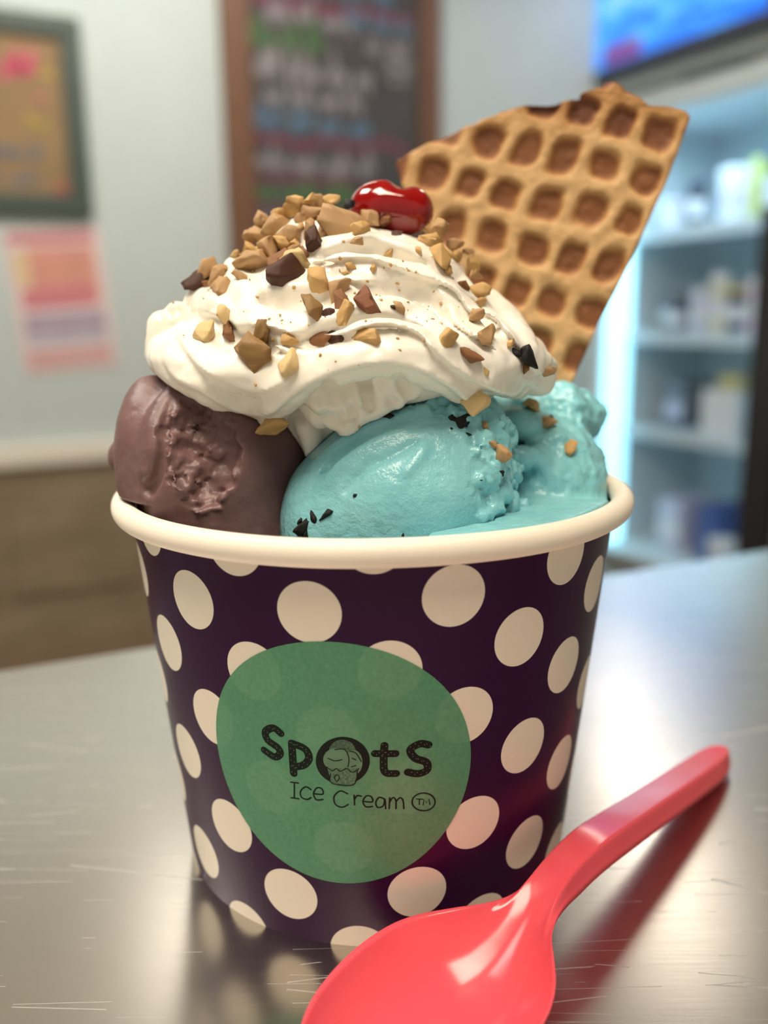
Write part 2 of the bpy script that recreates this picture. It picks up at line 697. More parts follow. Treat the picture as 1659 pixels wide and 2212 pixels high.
def cone_uv(th, z):
    rr_ = CR0 + CK * z
    L = rr_ / CK * CSL
    a = th * CK / CSL
    return L * math.sin(a), L * math.cos(a)


def cone_pt(th, z, off=0.0):
    rr_ = CR0 + CK * z
    n = np.array([math.sin(th), -math.cos(th), -CK]) / CSL
    return np.array([rr_ * math.sin(th), -rr_ * math.cos(th), z]) + n * off


def cone_from_flat(u, v, off=0.0):
    L = math.hypot(u, v)
    a = math.atan2(u, v)
    th = a * CSL / CK
    z = (L * CK / CSL - CR0) / CK
    return cone_pt(th, z, off)


def flat_from_px(x, y):
    d = ray(x, y)
    o = CAM / MM
    a = d[0] ** 2 + d[1] ** 2 - (CK * d[2]) ** 2
    q = CR0 + CK * o[2]
    b = 2 * (o[0] * d[0] + o[1] * d[1] - CK * d[2] * q)
    c = o[0] ** 2 + o[1] ** 2 - q * q
    s = (-b - math.sqrt(max(b * b - 4 * a * c, 0))) / (2 * a)
    P = o + s * d
    return np.array(cone_uv(math.atan2(P[0], -P[1]), P[2]))


cup = empty('ice_cream_cup', (0, 0, 0))
tag(cup, 'purple paper ice cream cup with white polka dots and a round green sticker', 'cup')
N = 160
V, F, UV = [], [], []
for j, z in enumerate(np.linspace(0, ZT + 0.6, 14)):
    for i in range(N + 1):
        th = -math.pi + 2 * math.pi * i / N
        V.append(cone_pt(th, z) * MM)
        UV.append([c * MM for c in cone_uv(th, z)])
for j in range(13):
    for i in range(N):
        a = j * (N + 1) + i
        F.append((a, a + 1, a + N + 2, a + N + 1))
me = mesh('cup_wall', V, F, True)
uvl = me.uv_layers.new(name='flat')
for l in me.loops:
    uvl.data[l.index].uv = UV[l.vertex_index]
obj('cup_wall', me, m_cup, cup)
# white inside liner, base and rolled rim
V, F = [], []
prof = [(CR0 + CK * 4 - 0.6, 4.0)] + [(CR0 + CK * z - 0.6, z) for z in (20, 40, 60, ZT + 0.5)]
prof = [(0.01, 4.0)] + prof
for rr_, z in prof:
    for i in range(N):
        th = 2 * math.pi * i / N
        V.append((rr_ * math.sin(th) * MM, -rr_ * math.cos(th) * MM, z * MM))
for j in range(len(prof) - 1):
    for i in range(N):
        F.append((j * N + i, (j + 1) * N + i, (j + 1) * N + (i + 1) % N, j * N + (i + 1) % N))
obj('cup_liner', mesh('cup_liner', V, F, True), m_paper, cup)
V, F = [], []
RC = 47.0 - CT
KT = 28
for i in range(N):
    th = 2 * math.pi * i / N
    wob = 0.10 * math.sin(3 * th + 1) + 0.06 * math.sin(7 * th)
    for k in range(KT):
        ph = 2 * math.pi * k / KT
        # rolled rim: slightly taller than wide
        rr_ = RC + CT * math.cos(ph) * 1.0
        z = CH + (CT * 1.08) * math.sin(ph) + wob * 0.5
        V.append((rr_ * math.sin(th) * MM, -rr_ * math.cos(th) * MM, z * MM))
for i in range(N):
    for k in range(KT):
        F.append((i * KT + k, ((i + 1) % N) * KT + k, ((i + 1) % N) * KT + (k + 1) % KT, i * KT + (k + 1) % KT))
obj('rolled_rim', mesh('rolled_rim', V, F, True), m_paper, cup)

# ---- sticker
m_stick, t_, b_ = nt('green_sticker')
setp(b_, rough=0.36, coat=0.15, coat_rough=0.3)
n_ = noise_node(t_, 1500, 2)
t_.links.new(ramp(t_, n_.outputs['Fac'], [(0.3, srgb(80, 148, 110)), (0.75, srgb(94, 162, 122))]).outputs[0], b_.inputs['Base Color'])
bump(t_, b_, n_.outputs['Fac'], 0.12, 0.0002)
tr = t_.nodes.new('ShaderNodeBsdfTransparent')
mx = t_.nodes.new('ShaderNodeMixShader')
mx.inputs[0].default_value = 0.17
t_.links.new(b_.outputs[0], mx.inputs[1])
t_.links.new(tr.outputs[0], mx.inputs[2])
t_.links.new(mx.outputs[0], t_.nodes['Material Output'].inputs[0])
SC, SR = np.array([-5.904, 381.906]), 21.25
V, F = [cone_from_flat(*SC, 0.12) * MM], []
NR, NA = 12, 96
for r_ in range(1, NR + 1):
    for a in range(NA):
        g = 2 * math.pi * a / NA
        q = SC + SR * r_ / NR * np.array([math.cos(g), math.sin(g)])
        V.append(cone_from_flat(*q, 0.12) * MM)
for a in range(NA):
    F.append((0, 1 + a, 1 + (a + 1) % NA))
for r_ in range(NR - 1):
    for a in range(NA):
        b1 = 1 + r_ * NA
        b2 = b1 + NA
        F.append((b1 + a, b2 + a, b2 + (a + 1) % NA, b1 + (a + 1) % NA))
ring0 = len(V)
for a in range(NA):
    V.append(V[1 + (NR - 1) * NA + a].copy())
base = len(V)
for a in range(NA):     # edge thickness down to the paper
    g = 2 * math.pi * a / NA
    V.append(cone_from_flat(*(SC + SR * np.array([math.cos(g), math.sin(g)])), 0.01) * MM)
b1 = ring0
for a in range(NA):
    F.append((b1 + a, base + a, base + (a + 1) % NA, b1 + (a + 1) % NA))
me = mesh('sticker', V, F, True)
bm = bmesh.new()
bm.from_mesh(me)
bmesh.ops.recalc_face_normals(bm, faces=bm.faces)
bm.to_mesh(me)
bm.free()
sticker = obj('sticker', me, m_stick, cup)
sticker['label'] = 'round translucent green sticker printed with black lettering'

m_ink = simple('black_ink', (0.004, 0.009, 0.006), 0.5, 0.1, 400, spec=0.2)
m_inklite = simple('green_ink', srgb(88, 130, 100), 0.5, 0.1, 400)


def sticker_px(p):
    """point of the sticker close-up to a flat point on the cup"""
    return flat_from_px(440 + p[0] / 2.676, 1360 + p[1] / 2.676)


def ribbon_flat(paths, width_mm, off, smooth=True, close=False):
    """rounded flat strokes on the cup surface"""
    V, F = [], []
    for path in paths:
        pts = np.array([sticker_px(p) for p in path])
        if smooth and len(pts) > 2:
            pts = catmull(pts, 6, close)
        elif len(pts) == 2:
            pts = np.linspace(pts[0], pts[1], 10)
        if close:
            pts = np.vstack([pts, pts[:1]])
        w = width_mm / 2
        n = len(pts)
        tg = np.gradient(pts, axis=0)
        tg /= np.linalg.norm(tg, axis=1)[:, None] + 1e-9
        nr = np.stack([-tg[:, 1], tg[:, 0]], 1)
        b0 = len(V)
        for q, m_ in zip(pts, nr):
            for s in (-1, -0.33, 0.33, 1):
                V.append(cone_from_flat(*(q + m_ * w * s), off) * MM)
        for i in range(n - 1):
            for s in range(3):
                a = b0 + i * 4 + s
                F.append((a, a + 1, a + 5, a + 4))
        for end, sg in ((0, -1), (n - 1, 1)):
            c = len(V)
            V.append(cone_from_flat(*pts[end], off + 0.002) * MM)
            k = 10
            for a in range(k + 1):
                g = -math.pi / 2 + math.pi * a / k
                d = sg * tg[end] * math.cos(g) + nr[end] * math.sin(g)
                V.append(cone_from_flat(*(pts[end] + d * w), off + 0.002) * MM)
            for a in range(k):
                F.append((c, c + 1 + a, c + 2 + a))
    return mesh('letter', V, F)


def disc_flat(poly, off, rings=8):
    pts = np.array([sticker_px(p) for p in poly])
    c = pts.mean(0)
    n = len(pts)
    V = [cone_from_flat(*c, off) * MM]
    for k in range(1, rings + 1):
        V += [cone_from_flat(*(c + (p - c) * k / rings), off) * MM for p in pts]
    F = [(0, 1 + i, 1 + (i + 1) % n) for i in range(n)]
    for k in range(rings - 1):
        a_, b_2 = 1 + k * n, 1 + (k + 1) * n
        F += [(a_ + i, b_2 + i, b_2 + (i + 1) % n, a_ + (i + 1) % n) for i in range(n)]
    return mesh('disc', V, F)


def ellp(cx, cy, rx, ry, n=40):
    return [(cx + rx * math.cos(2 * math.pi * i / n), cy + ry * math.sin(2 * math.pi * i / n)) for i in range(n)]


PXMM = 1 / 2.676 / 13.9        # close-up pixel to mm on the cup
BIG = {
    's': ([[(447, 597), (405, 566), (360, 588), (372, 636), (428, 678), (444, 714), (412, 733), (353, 695)]], 47),
    'p': ([[(511, 655), (522, 828)], [(520, 657), (588, 688), (610, 740), (580, 780), (526, 790)]], 47),
    't': ([[(1045, 667), (1040, 760), (1050, 822), (1112, 829)], [(990, 714), (1108, 714)]], 45),
    's2': ([[(1298, 664), (1250, 657), (1194, 692), (1222, 740), (1284, 764), (1290, 808), (1240, 830), (1180, 821)]], 47),
}
for key, (paths, w) in BIG.items():
    o = obj('letter', ribbon_flat(paths, w * PXMM, 0.135), m_ink, sticker)
    # light stitched dots along the stroke
    V, F = [], []
    for path in paths:
        pts = catmull(np.array(path, float), 6) if len(path) > 2 else np.linspace(path[0], path[1], 8)
        L = np.r_[0, np.cumsum(np.linalg.norm(np.diff(pts, axis=0), axis=1))]
        for q in np.arange(0, L[-1], 34):
            c = np.array([np.interp(q, L, pts[:, 0]), np.interp(q, L, pts[:, 1])])
            for sd in (-10, 10):
                c2 = c + np.array([sd, sd * 0.6])
                b0 = len(V)
                ff = sticker_px(c2)
                for a in range(6):
                    g = a * math.pi / 3
                    V.append(cone_from_flat(*(ff + 0.085 * np.array([math.cos(g), math.sin(g)])), 0.15) * MM)
                F.append(tuple(range(b0, b0 + 6)))
    d = obj('stitch_dots', mesh('stitch_dots', V, F), m_inklite, sticker)
    d['kind'] = 'stuff'
obj('letter', disc_flat(ellp(805, 755, 156, 138), 0.132), m_ink, sticker)
emb = obj('emblem_scoop', disc_flat(ellp(802, 705, 78, 72), 0.142), simple('emblem_dark', srgb(58, 92, 70), 0.5, 0.5, 2600), sticker)
obj('emblem_scoop', disc_flat(ellp(868, 765, 50, 72), 0.148), m_inklite, sticker)
obj('emblem_scoop', disc_flat(ellp(768, 748, 76, 66), 0.152), m_inklite, sticker)
obj('emblem_cup', disc_flat([(715, 795), (760, 797), (808, 798), (855, 799), (900, 800), (885, 845), (868, 895), (825, 892), (782, 889), (740, 886), (728, 840)], 0.156), simple('emblem_mid', srgb(74, 112, 86), 0.5, 0.5, 2600), sticker)
obj('emblem_line', ribbon_flat([[(760, 690), (815, 690), (840, 740), (835, 790)], [(712, 790), (745, 812), (770, 800), (790, 815), (830, 800), (860, 822), (898, 800)],
                                [(845, 700), (880, 710), (912, 760)], [(755, 850), (770, 875), (785, 850), (770, 835), (755, 850)],
                                [(735, 830), (742, 884), (866, 893), (890, 815)], [(720, 740), (760, 755), (800, 748)], [(860, 740), (880, 750)],
                                [(855, 790), (880, 782)]], 6 * PXMM, 0.17), m_ink, sticker)
THIN = [[[(526, 882), (526, 970)], [(506, 879), (549, 884)], [(508, 969), (551, 975)]],
        [[(622, 922), (592, 906), (563, 930), (566, 964), (598, 979), (622, 968)]],
        [[(640, 946), (690, 948), (684, 917), (655, 913), (637, 945), (652, 980), (690, 979)]],
        [[(833, 946), (790, 930), (755, 962), (762, 1006), (800, 1024), (836, 1008)]],
        [[(870, 955), (873, 1010)], [(873, 978), (888, 957), (911, 960)]],
        [[(922, 990), (975, 992), (968, 963), (940, 959), (921, 990), (938, 1021), (976, 1019)]],
        [[(1045, 977), (1015, 967), (995, 995), (1006, 1025), (1038, 1015), (1047, 978), (1052, 1032)]],
        [[(1075, 970), (1072, 1031)], [(1075, 992), (1094, 968), (1110, 985), (1111, 1031)], [(1111, 992), (1134, 969), (1152, 986), (1156, 1031)]]]
for paths in THIN:
    obj('letter', ribbon_flat(paths, 9.5 * PXMM, 0.135), m_ink, sticker)
obj('trademark_ring', ribbon_flat([ellp(1270, 993, 66, 51, 24)], 9 * PXMM, 0.135, True, True), m_ink, sticker)
obj('letter', ribbon_flat([[(1228, 976), (1264, 978)], [(1246, 977), (1245, 1008)]], 7 * PXMM, 0.135), m_ink, sticker)
obj('letter', ribbon_flat([[(1268, 1010), (1272, 978), (1286, 998), (1301, 976), (1306, 1008)]], 7 * PXMM, 0.135, False), m_ink, sticker)
#@@PART2
# ------------------------------------------------------------------ ice cream scoops (mm, distance volumes)
def rotz(a):
    c, s = math.cos(a), math.sin(a)
    return np.array([[c, -s, 0], [s, c, 0], [0, 0, 1]])


def roty(a):
    c, s = math.cos(a), math.sin(a)
    return np.array([[c, 0, s], [0, 1, 0], [-s, 0, c]])


def inside_cup(P):
    """distance to the hollow of the cup and everything above it"""
    rr_ = np.hypot(P[:, 0], P[:, 1])
    wall = rr_ - (CR0 + CK * np.minimum(P[:, 2], 66.0) - 1.0)
    hole = rr_ - (RC - CT - 0.4)
    d = np.where(P[:, 2] < 66.0, wall, np.where(P[:, 2] < 71.2, np.minimum(hole, wall + 3), -5.0))
    return np.maximum(d, 5.0 - P[:, 2]).astype(np.float32)


def px_line(pts, Y):
    return np.array([at_y(x, y, Y) for x, y in pts])


WP0 = np.array([40.0, 27.0, 105.0])
WN = np.array([-0.12, -1.0, 0.16])
WN = WN / np.linalg.norm(WN)
WTH = 2.4


def before_waffle(P):
    """distance to the half space in front of the wafer"""
    return ((WP0 + WN * (WTH + 0.6) - P) @ WN).astype(np.float32)


# --- chocolate scoop on the left
gc = Grid((-50, -34, 40), (-4, 22, 96), 0.36)
P = gc.P
C1 = at_y(468, 1022, -9)
f = ell(P, C1, (16.8, 17.5, 17.6))
f = smin(f, ell(P, C1 + (3, 0, -16), (16.0, 18, 17)), 5)
f = smin(f, ell(P, at_y(272, 985, -7), (3.0, 3.5, 3.6)), 2.0)             # lip pushed out on the left
f = smin(f, ell(P, at_y(310, 985, -14), (4.2, 5, 9)), 3.0)
f = smin(f, ell(P, at_y(330, 900, -10), (5, 6, 7)), 3.0)
gc.F = f
srf = lambda Q: ell(Q, C1, (16.8, 17.5, 17.6))
groove = [(392, 836), (368, 866), (354, 905), (350, 950), (345, 995), (333, 1030), (318, 1056)]
G3 = [march(srf, x, y)[0] for x, y in groove]
f = smax(f, -chain(P, catmull(G3, 4), np.linspace(0.9, 1.3, 25)), 0.7)
# smooth raised flap left of the groove
flap = [(378, 845), (350, 880), (332, 925), (325, 975), (318, 1015)]
f = smin(f, chain(P, [march(srf, x, y)[0] + np.array([0.2, 0.8, 0]) for x, y in flap], [1.4, 1.7, 1.9, 1.9, 1.5]), 1.5)
# torn rough crater with a steep right edge
cr = [(430, 880), (425, 930), (428, 985), (432, 1035)]
cr3 = [march(srf, x, y)[0] + np.array([0, -1.2, 0]) for x, y in cr]
crd = chain(P, cr3, [3.4, 4.7, 5.0, 4.0])
cw = fbm(P[np.abs(crd) < 3], 3.2, 3, 3)
crd[np.abs(crd) < 3] += 0.9 * cw
deep = chain(P, [march(srf, x, y)[0] + np.array([0, 1.0, 0]) for x, y in ((478, 930), (482, 985), (470, 1030), (448, 1054), (425, 1050))], [1.3, 2.3, 2.5, 2.1, 1.2])
m = np.abs(deep) < 3
deep[m] += 0.6 * fbm(P[m], 2.4, 3, 9)
f = smax(f, -crd, 0.5)
gc.F = f
m = gc.band(2.5) & (crd < 1.2)
f[m] += 0.75 * fbm(P[m] * np.array([1, 1, 1.5]), 2.6, 4, 21, 0.6)
f = smax(f, -deep, 0.4)
gc.F = f
m = gc.band(1.5)
f[m] += 0.16 * fbm(P[m], 7, 2, 4) + 0.05 * fbm(P[m], 1.6, 2, 5)
f = smax(f, inside_cup(P), 0.6)
gc.F = f

# --- big blue scoop in front
gb = Grid((-24, -42, 40), (32, 14, 96), 0.36)
P = gb.P
B1 = at_y(866, 1078, -16)
B2 = at_y(945, 972, -13)
f = ell(P, B1, (18.8, 18.5, 15.6), roty(-0.3))
f = smin(f, ell(P, B2, (12.5, 14.5, 10.4), roty(-0.3)), 5)
f = smin(f, ell(P, B1 + (-1, 0, -14), (19, 20, 16)), 5)
f = smin(f, ell(P, at_y(700, 1135, -21), (7, 10, 10)), 4)
base_b = f.copy()
gb.F = f
srf = lambda Q: smin(ell(Q, B1, (18.8, 18.5, 15.6), roty(-0.3)), ell(Q, B2, (12.5, 14.5, 10.4), roty(-0.3)), 5)
# scooping streaks sweeping over the dome
for k, (pts, r_, sgn) in enumerate([
    ([(680, 1010), (720, 975), (790, 930), (880, 892)], 0.75, 1), ([(700, 1060), (735, 1010), (800, 965), (870, 935)], 0.55, 1),
    ([(745, 1060), (790, 1010), (850, 980), (900, 955)], 0.5, -1), ([(690, 1035), (730, 990), (800, 945)], 0.5, -1),
    ([(880, 1020), (905, 985), (915, 965)], 0.4, 1)]):
    q = [march(srf, x, y)[0] for x, y in pts]
    q = catmull(q, 4)
    rr_ = 1.35 * r_ * np.sin(np.linspace(0.25, math.pi - 0.25, len(q)))
    if sgn > 0:
        f = smin(f, chain(P, q, rr_), 1.6)
    else:
        f = smax(f, -chain(P, q, rr_), 1.2)
gb.F = f
# crumbly torn right flank
tear = [(905, 862), (975, 880), (1030, 920), (1055, 970), (1075, 1015), (1060, 1062), (1080, 1095), (1120, 1120), (1150, 1135)]
T3 = np.array([march(srf, x, y)[0] for x, y in tear])
td = chain(P, T3, 0.0)
wgt = np.exp(-(np.maximum(td, 0) / 3.4) ** 2)
right = smoothstep(0, 6, (P[:, 0] - np.interp(P[:, 2], T3[::-1, 2], T3[::-1, 0])) + 4)
wgt = np.maximum(wgt, 0.75 * right * (P[:, 2] > 60))
m = gb.band(3.0)
crumb = fbm(P[m], 2.5, 3, 31, 0.6)
f[m] -= wgt[m] * (1.2 * crumb + 0.7 * np.abs(fbm(P[m], 1.3, 2, 35)))
f[m] += 0.14 * fbm(P[m], 6, 2, 37) + 0.035 * fbm(P[m], 1.2, 2, 38)
gb.F = f
for x, y, r_ in ((1052, 985, 2.0), (1068, 1000, 2.2), (1045, 950, 1.8), (1082, 1065, 2.0), (1060, 1020, 2.0), (1030, 1040, 1.2), (1096, 1090, 2.0), (1120, 1100, 2.0),
                 (1145, 1118, 1.6), (1065, 1100, 1.8), (1040, 1120, 1.6), (1085, 1120, 1.7), (960, 868, 1.4), (995, 885, 1.6), (1020, 905, 1.6)):
    q, hit = march(srf, x, y)
    e = ell(P, q + np.array([0.3, 0.8, 0]), (r_, r_, r_))
    mm_ = np.abs(e) < 2.5
    e[mm_] += 0.45 * fbm(P[mm_], 1.5, 2, 41)
    f = smin(f, e, 0.7)
f = smax(f, inside_cup(P), 0.6)
f = smax(f, -gc.sample(P) + 0.05, 0.2)
gb.F = f

# --- second blue scoop behind on the right, with knob, drip and melted pool
gr = Grid((4, -42, 40), (48, 40, 96), 0.36)
P = gr.P
R1 = at_y(1172, 1050, 3)
f = ell(P, R1, (12.2, 15, 13.5))
f = smin(f, ell(P, R1 + (-4, 6, -12), (15, 18, 14)), 5)
f = smin(f, ell(P, at_y(1130, 960, 8), (8, 9, 7)), 4)
f = smin(f, ell(P, at_y(1222, 905, 10), (4.6, 6, 6.8)), 2.2)
f = smin(f, ell(P, at_y(1190, 870, 12), (4.5, 5, 4.0)), 2.5)
f = smin(f, ell(P, at_y(1160, 900, 20), (14, 9, 7)), 4)
gr.F = f
m = gr.band(3)
f[m] += 0.55 * fbm(P[m], 4.0, 3, 51, 0.55) + 0.22 * fbm(P[m] * np.array([1.3, 1, 0.8]), 1.5, 2, 55)
hollow = chain(P, [at_y(1085, 935, -7), at_y(1105, 950, -5), at_y(1120, 945, -4)], [2.0, 2.4, 1.5])
f = smax(f, -hollow, 0.6)
gr.F = f
f = smin(f, ell(P, at_y(1122, 916, -4), (4.2, 4, 3.1)), 0.9)
f = smin(f, chain(P, px_line([(1114, 990), (1128, 990), (1150, 985), (1172, 1005), (1190, 1040), (1198, 1085)], -10), [2.3, 2.4, 1.7, 1.6, 1.7, 1.9]), 1.0)
f = smin(f, chain(P, px_line([(1160, 1060), (1175, 1100), (1200, 1120)], -9), [2.4, 2.6, 2.6]), 1.6)
# melted pool along the rim
rr_ = np.hypot(P[:, 0], P[:, 1])
ang = np.degrees(np.arctan2(P[:, 0], -P[:, 1]))
top_z = 69.0 + 0.9 * smoothstep(10, 40, ang) - 2.0 * smoothstep(62, 85, ang) - 3.5 * smoothstep(16, 8, ang)
pool = np.maximum(P[:, 2] - top_z, np.maximum(6 - P[:, 0], P[:, 1] - 10)).astype(np.float32)
f = smin(f, pool, 1.8)
gr.F = f
m = gr.band(1.5)
f[m] += 0.05 * fbm(P[m], 2.2, 2, 58)
f = smax(f, inside_cup(P), 0.5)
f = smax(f, -gb.sample(P) + 0.05, 0.2)
f = smax(f, -gc.sample(P) + 0.05, 0.2)
f = smax(f, before_waffle(P), 0.2)
gr.F = f

m_choc, t_, b_ = nt('chocolate_ice_cream')
n_ = noise_node(t_, 160, 4, 0.6)
t_.links.new(ramp(t_, n_.outputs['Fac'], [(0.25, srgb(104, 76, 76)), (0.75, srgb(126, 96, 94))]).outputs[0], b_.inputs['Base Color'])
setp(b_, rough=0.42, spec=0.45)
n2 = noise_node(t_, 900, 3, 0.6)
bump(t_, b_, n2.outputs['Fac'], 0.25, 0.0004)


def blue_mat(name):
    m_, t, b = nt(name)
    n = noise_node(t, 120, 4, 0.6)
    colr = ramp(t, n.outputs['Fac'], [(0.25, srgb(122, 194, 206)), (0.75, srgb(148, 214, 222))]).outputs[0]
    # fine dark cookie specks
    tc_ = t.nodes.new('ShaderNodeTexCoord')
    vo = t.nodes.new('ShaderNodeTexVoronoi')
    vo.inputs['Scale'].default_value = 240
    t.links.new(tc_.outputs['Object'], vo.inputs['Vector'])
    pick = t.nodes.new('ShaderNodeSeparateColor')
    t.links.new(vo.outputs['Color'], pick.inputs[0])
    size = mathn(t, 'MULTIPLY', mathn(t, 'GREATER_THAN', pick.outputs[0], 0.80), mathn(t, 'MULTIPLY', pick.outputs[1], 0.13))
    spk = mathn(t, 'LESS_THAN', vo.outputs['Distance'], size)
    t.links.new(mixc(t, spk, colr, srgb(34, 50, 52)), b.inputs['Base Color'])
    setp(b, rough=0.27, spec=0.5, coat=0.15, coat_rough=0.15)
    n3 = noise_node(t, 420, 4, 0.65)
    bump(t, b, n3.outputs['Fac'], 0.6, 0.0007)
    return m_


m_blue = blue_mat('blue_ice_cream')
s_choc = tag(obj('ice_cream_scoop', gc.mesh('chocolate_scoop'), m_choc), 'chocolate ice cream scoop with a torn rough hollow, left in the cup', 'ice cream', 'scoops in the cup')
s_blue = tag(obj('ice_cream_scoop', gb.mesh('blue_scoop'), m_blue), 'large smooth blue ice cream scoop at the front of the cup', 'ice cream', 'scoops in the cup')
s_back = tag(obj('ice_cream_scoop', gr.mesh('blue_back_scoop'), m_blue), 'knobbly melting blue ice cream scoop by the right rim below the waffle piece', 'ice cream', 'scoops in the cup')

# ------------------------------------------------------------------ whipped cream
gw = Grid((-44, -40, 70), (42, 34, 124), 0.4)
P = gw.P


def cream_base(Q):
    e = ell(Q, (-3.0, -3, 93.0), (34.0, 27.5, 9.0))
    e = smin(e, ell(Q, (-5.0, -3, 85), (17, 15, 12)), 3)
    e = smin(e, ell(Q, (-6.0, -1, 101), (24.5, 21, 9.5)), 5)
    e = smin(e, ell(Q, (-3.5, 1, 108.0), (17.5, 14, 7.5)), 5)
    e = smin(e, ell(Q, (-9.5, 1, 114), (8.0, 8, 3.6)), 4)
    return e


f = cream_base(P)
# the mound is undercut in front, below the big fold
f = smax(f, -ell(P, at_y(790, 905, -33), (15.0, 9.0, 7.6)), 1.5)
CR = [  # crest polylines (photo), tube radius mm, sink mm
    ([(346, 700), (350, 750), (378, 795), (430, 822), (480, 852), (535, 874), (585, 872), (625, 838), (680, 802), (750, 775), (820, 762), (890, 772), (950, 800), (1000, 838), (1040, 872)], 3.7, 0.9),
    ([(500, 700), (560, 680), (607, 690), (662, 704), (734, 700), (790, 682), (845, 678), (903, 697), (946, 744), (1000, 785), (1060, 820), (1120, 838)], 3.3, 1.2),
    ([(720, 590), (751, 582), (801, 586), (852, 593), (903, 606), (946, 645), (1011, 694), (1050, 712), (1090, 750)], 2.9, 1.2),
    ([(660, 545), (720, 538), (790, 534), (852, 552), (903, 571), (975, 598), (1018, 650), (1062, 660), (1105, 704), (1141, 755), (1181, 800)], 2.9, 1.1),
    ([(500, 570), (520, 621), (553, 657), (600, 664)], 2.8, 1.4),
    ([(415, 640), (455, 655), (490, 668), (531, 693), (590, 725), (650, 745)], 3.0, 1.8),
    ([(372, 672), (392, 720), (430, 770), (480, 800), (560, 825), (640, 790)], 3.2, 1.9),
    ([(560, 545), (640, 505), (720, 490), (800, 500)], 2.6, 1.6),
    ([(860, 520), (920, 545), (990, 590)], 2.2, 1.3),
    ([(1030, 770), (1090, 800), (1150, 822), (1180, 826)], 3.0, 1.6),
]
for pts, r_, sink in CR:
    q = []
    for x, y in catmull(np.array(pts, float), 3):
        p_, hit = march(cream_base, x, y)
        g = grad(cream_base, p_)
        q.append(p_ - g * (sink if hit else sink * 0.5))
    q = np.array(q)
    n = len(q)
    rr_ = r_ * (0.55 + 0.45 * np.sin(np.linspace(0.12, math.pi - 0.12, n)) ** 0.5) * (1 + 0.08 * np.sin(np.linspace(0, 9, n)))
    f = smin(f, chain(P, q, rr_), 0.55)
# draped terraces: each crest is the lower lip of a layer lying over the next
gw.F = f
m = np.where((np.abs(f) < 3.5) & (P[:, 1] < 14))[0]
Q = P[m].astype(np.float64) * MM - CAM
dz_ = Q @ FWD
qx = IW / 2 + FPX * (Q @ RGT) / dz_
qy = IH / 2 - FPX * (Q @ UPV) / dz_
fade = smoothstep(14, 2, P[m, 1])
for pts, amp, wid in [(CR[0][0], 1.5, 5.0), (CR[1][0], 1.7, 4.5), (CR[2][0], 1.5, 3.6), (CR[3][0], 1.5, 3.6), (CR[5][0], 1.2, 3.6), (CR[6][0], 1.0, 3.5)]:
    cv = catmull(np.array(pts, float), 6)
    cv = cv[np.argsort(cv[:, 0])]
    yc = np.interp(qx, cv[:, 0], cv[:, 1])
    dv = (yc - qy) / 12.0 + 2.2
    endf = smoothstep(cv[0, 0] - 10, cv[0, 0] + 50, qx) * smoothstep(cv[-1, 0] + 20, cv[-1, 0] - 60, qx)
    saw = smoothstep(-0.35, 0.55, dv) * np.exp(-np.maximum(dv - 0.4, 0) / wid)
    f[m] -= (amp * saw * endf * fade).astype(np.float32)
# scooped valleys between the folds
for pts, r_, off in [
    ([(580, 650), (640, 655), (720, 640)], 3.4, 1.2), ([(620, 755), (700, 745), (800, 725), (880, 730), (930, 765)], 2.6, 1.0),
    ([(780, 640), (850, 635), (910, 655), (960, 700)], 2.8, 1.2), ([(700, 565), (800, 560), (900, 588)], 2.2, 1.0),
    ([(480, 740), (540, 745), (600, 760)], 2.2, 1.0), ([(980, 640), (1030, 690), (1070, 735)], 2.0, 0.9)]:
    q = []
    for x, y in catmull(np.array(pts, float), 3):
        p_, hit = march(cream_base, x, y)
        q.append(p_ + grad(cream_base, p_) * off)
    n = len(q)
    f = smax(f, -chain(P, q, r_ * np.sin(np.linspace(0.3, math.pi - 0.3, n))), 1.3)
# ruffled piping peeking out below the big fold
for (x, y, Y, r_) in [(700, 855, -25, 3.4), (722, 895, -24, 2.7), (748, 912, -24, 2.6), (772, 880, -24, 2.6), (800, 868, -24, 2.6), (822, 855, -25, 2.4), (850, 845, -25, 2.6),
                      (880, 832, -25, 2.4), (735, 868, -26, 2.2), (765, 848, -26, 2.4), (830, 825, -26, 3.0), (690, 890, -22, 2.6)]:
    a = at_y(x - 6, y - 16, Y + 1.5)
    b = at_y(x + 4, y + 8, Y)
    f = smin(f, chain(P, [a, b], [r_ * 1.1, r_ * 0.8]), 0.35)
for pts, r_ in [([(712, 835), (722, 870), (738, 905)], 0.9), ([(748, 835), (757, 870), (768, 900)], 0.9), ([(790, 830), (792, 855), (800, 885)], 0.9), ([(820, 822), (832, 845), (846, 868)], 0.9),
                ([(862, 815), (872, 838), (890, 855)], 0.8), ([(690, 850), (700, 885), (716, 915)], 0.8)]:
    gw.F = f
    q = [march(lambda Q: gw.sample(Q), x, y)[0] for x, y in catmull(np.array(pts, float), 3)]
    f = smax(f, -chain(P, q, r_), 0.9)
f = smin(f, chain(P, px_line([(672, 930), (678, 975), (668, 1000)], -17), [2.0, 1.7, 1.0]), 1.5)     # drip between the scoops
f = smin(f, chain(P, px_line([(590, 880), (588, 905)], -20), [3.0, 2.0]), 1.5)
f = smin(f, ell(P, at_y(362, 765, -4), (3.4, 4, 4.2)), 1.2)
f = smin(f, ell(P, at_y(365, 715, -3), (3.2, 4, 3.4)), 1.2)
gw.F = f
m = gw.band(2.5)
f[m] += 0.42 * fbm(P[m] * np.array([0.7, 0.8, 1.4]), 5.0, 2, 61) + 0.13 * fbm(P[m], 1.9, 2, 63)
f = smax(f, -gc.sample(P) + 0.05, 0.25)
f = smax(f, -gb.sample(P) + 0.05, 0.25)
f = smax(f, -gr.sample(P) + 0.05, 0.25)
f = smax(f, before_waffle(P), 0.2)
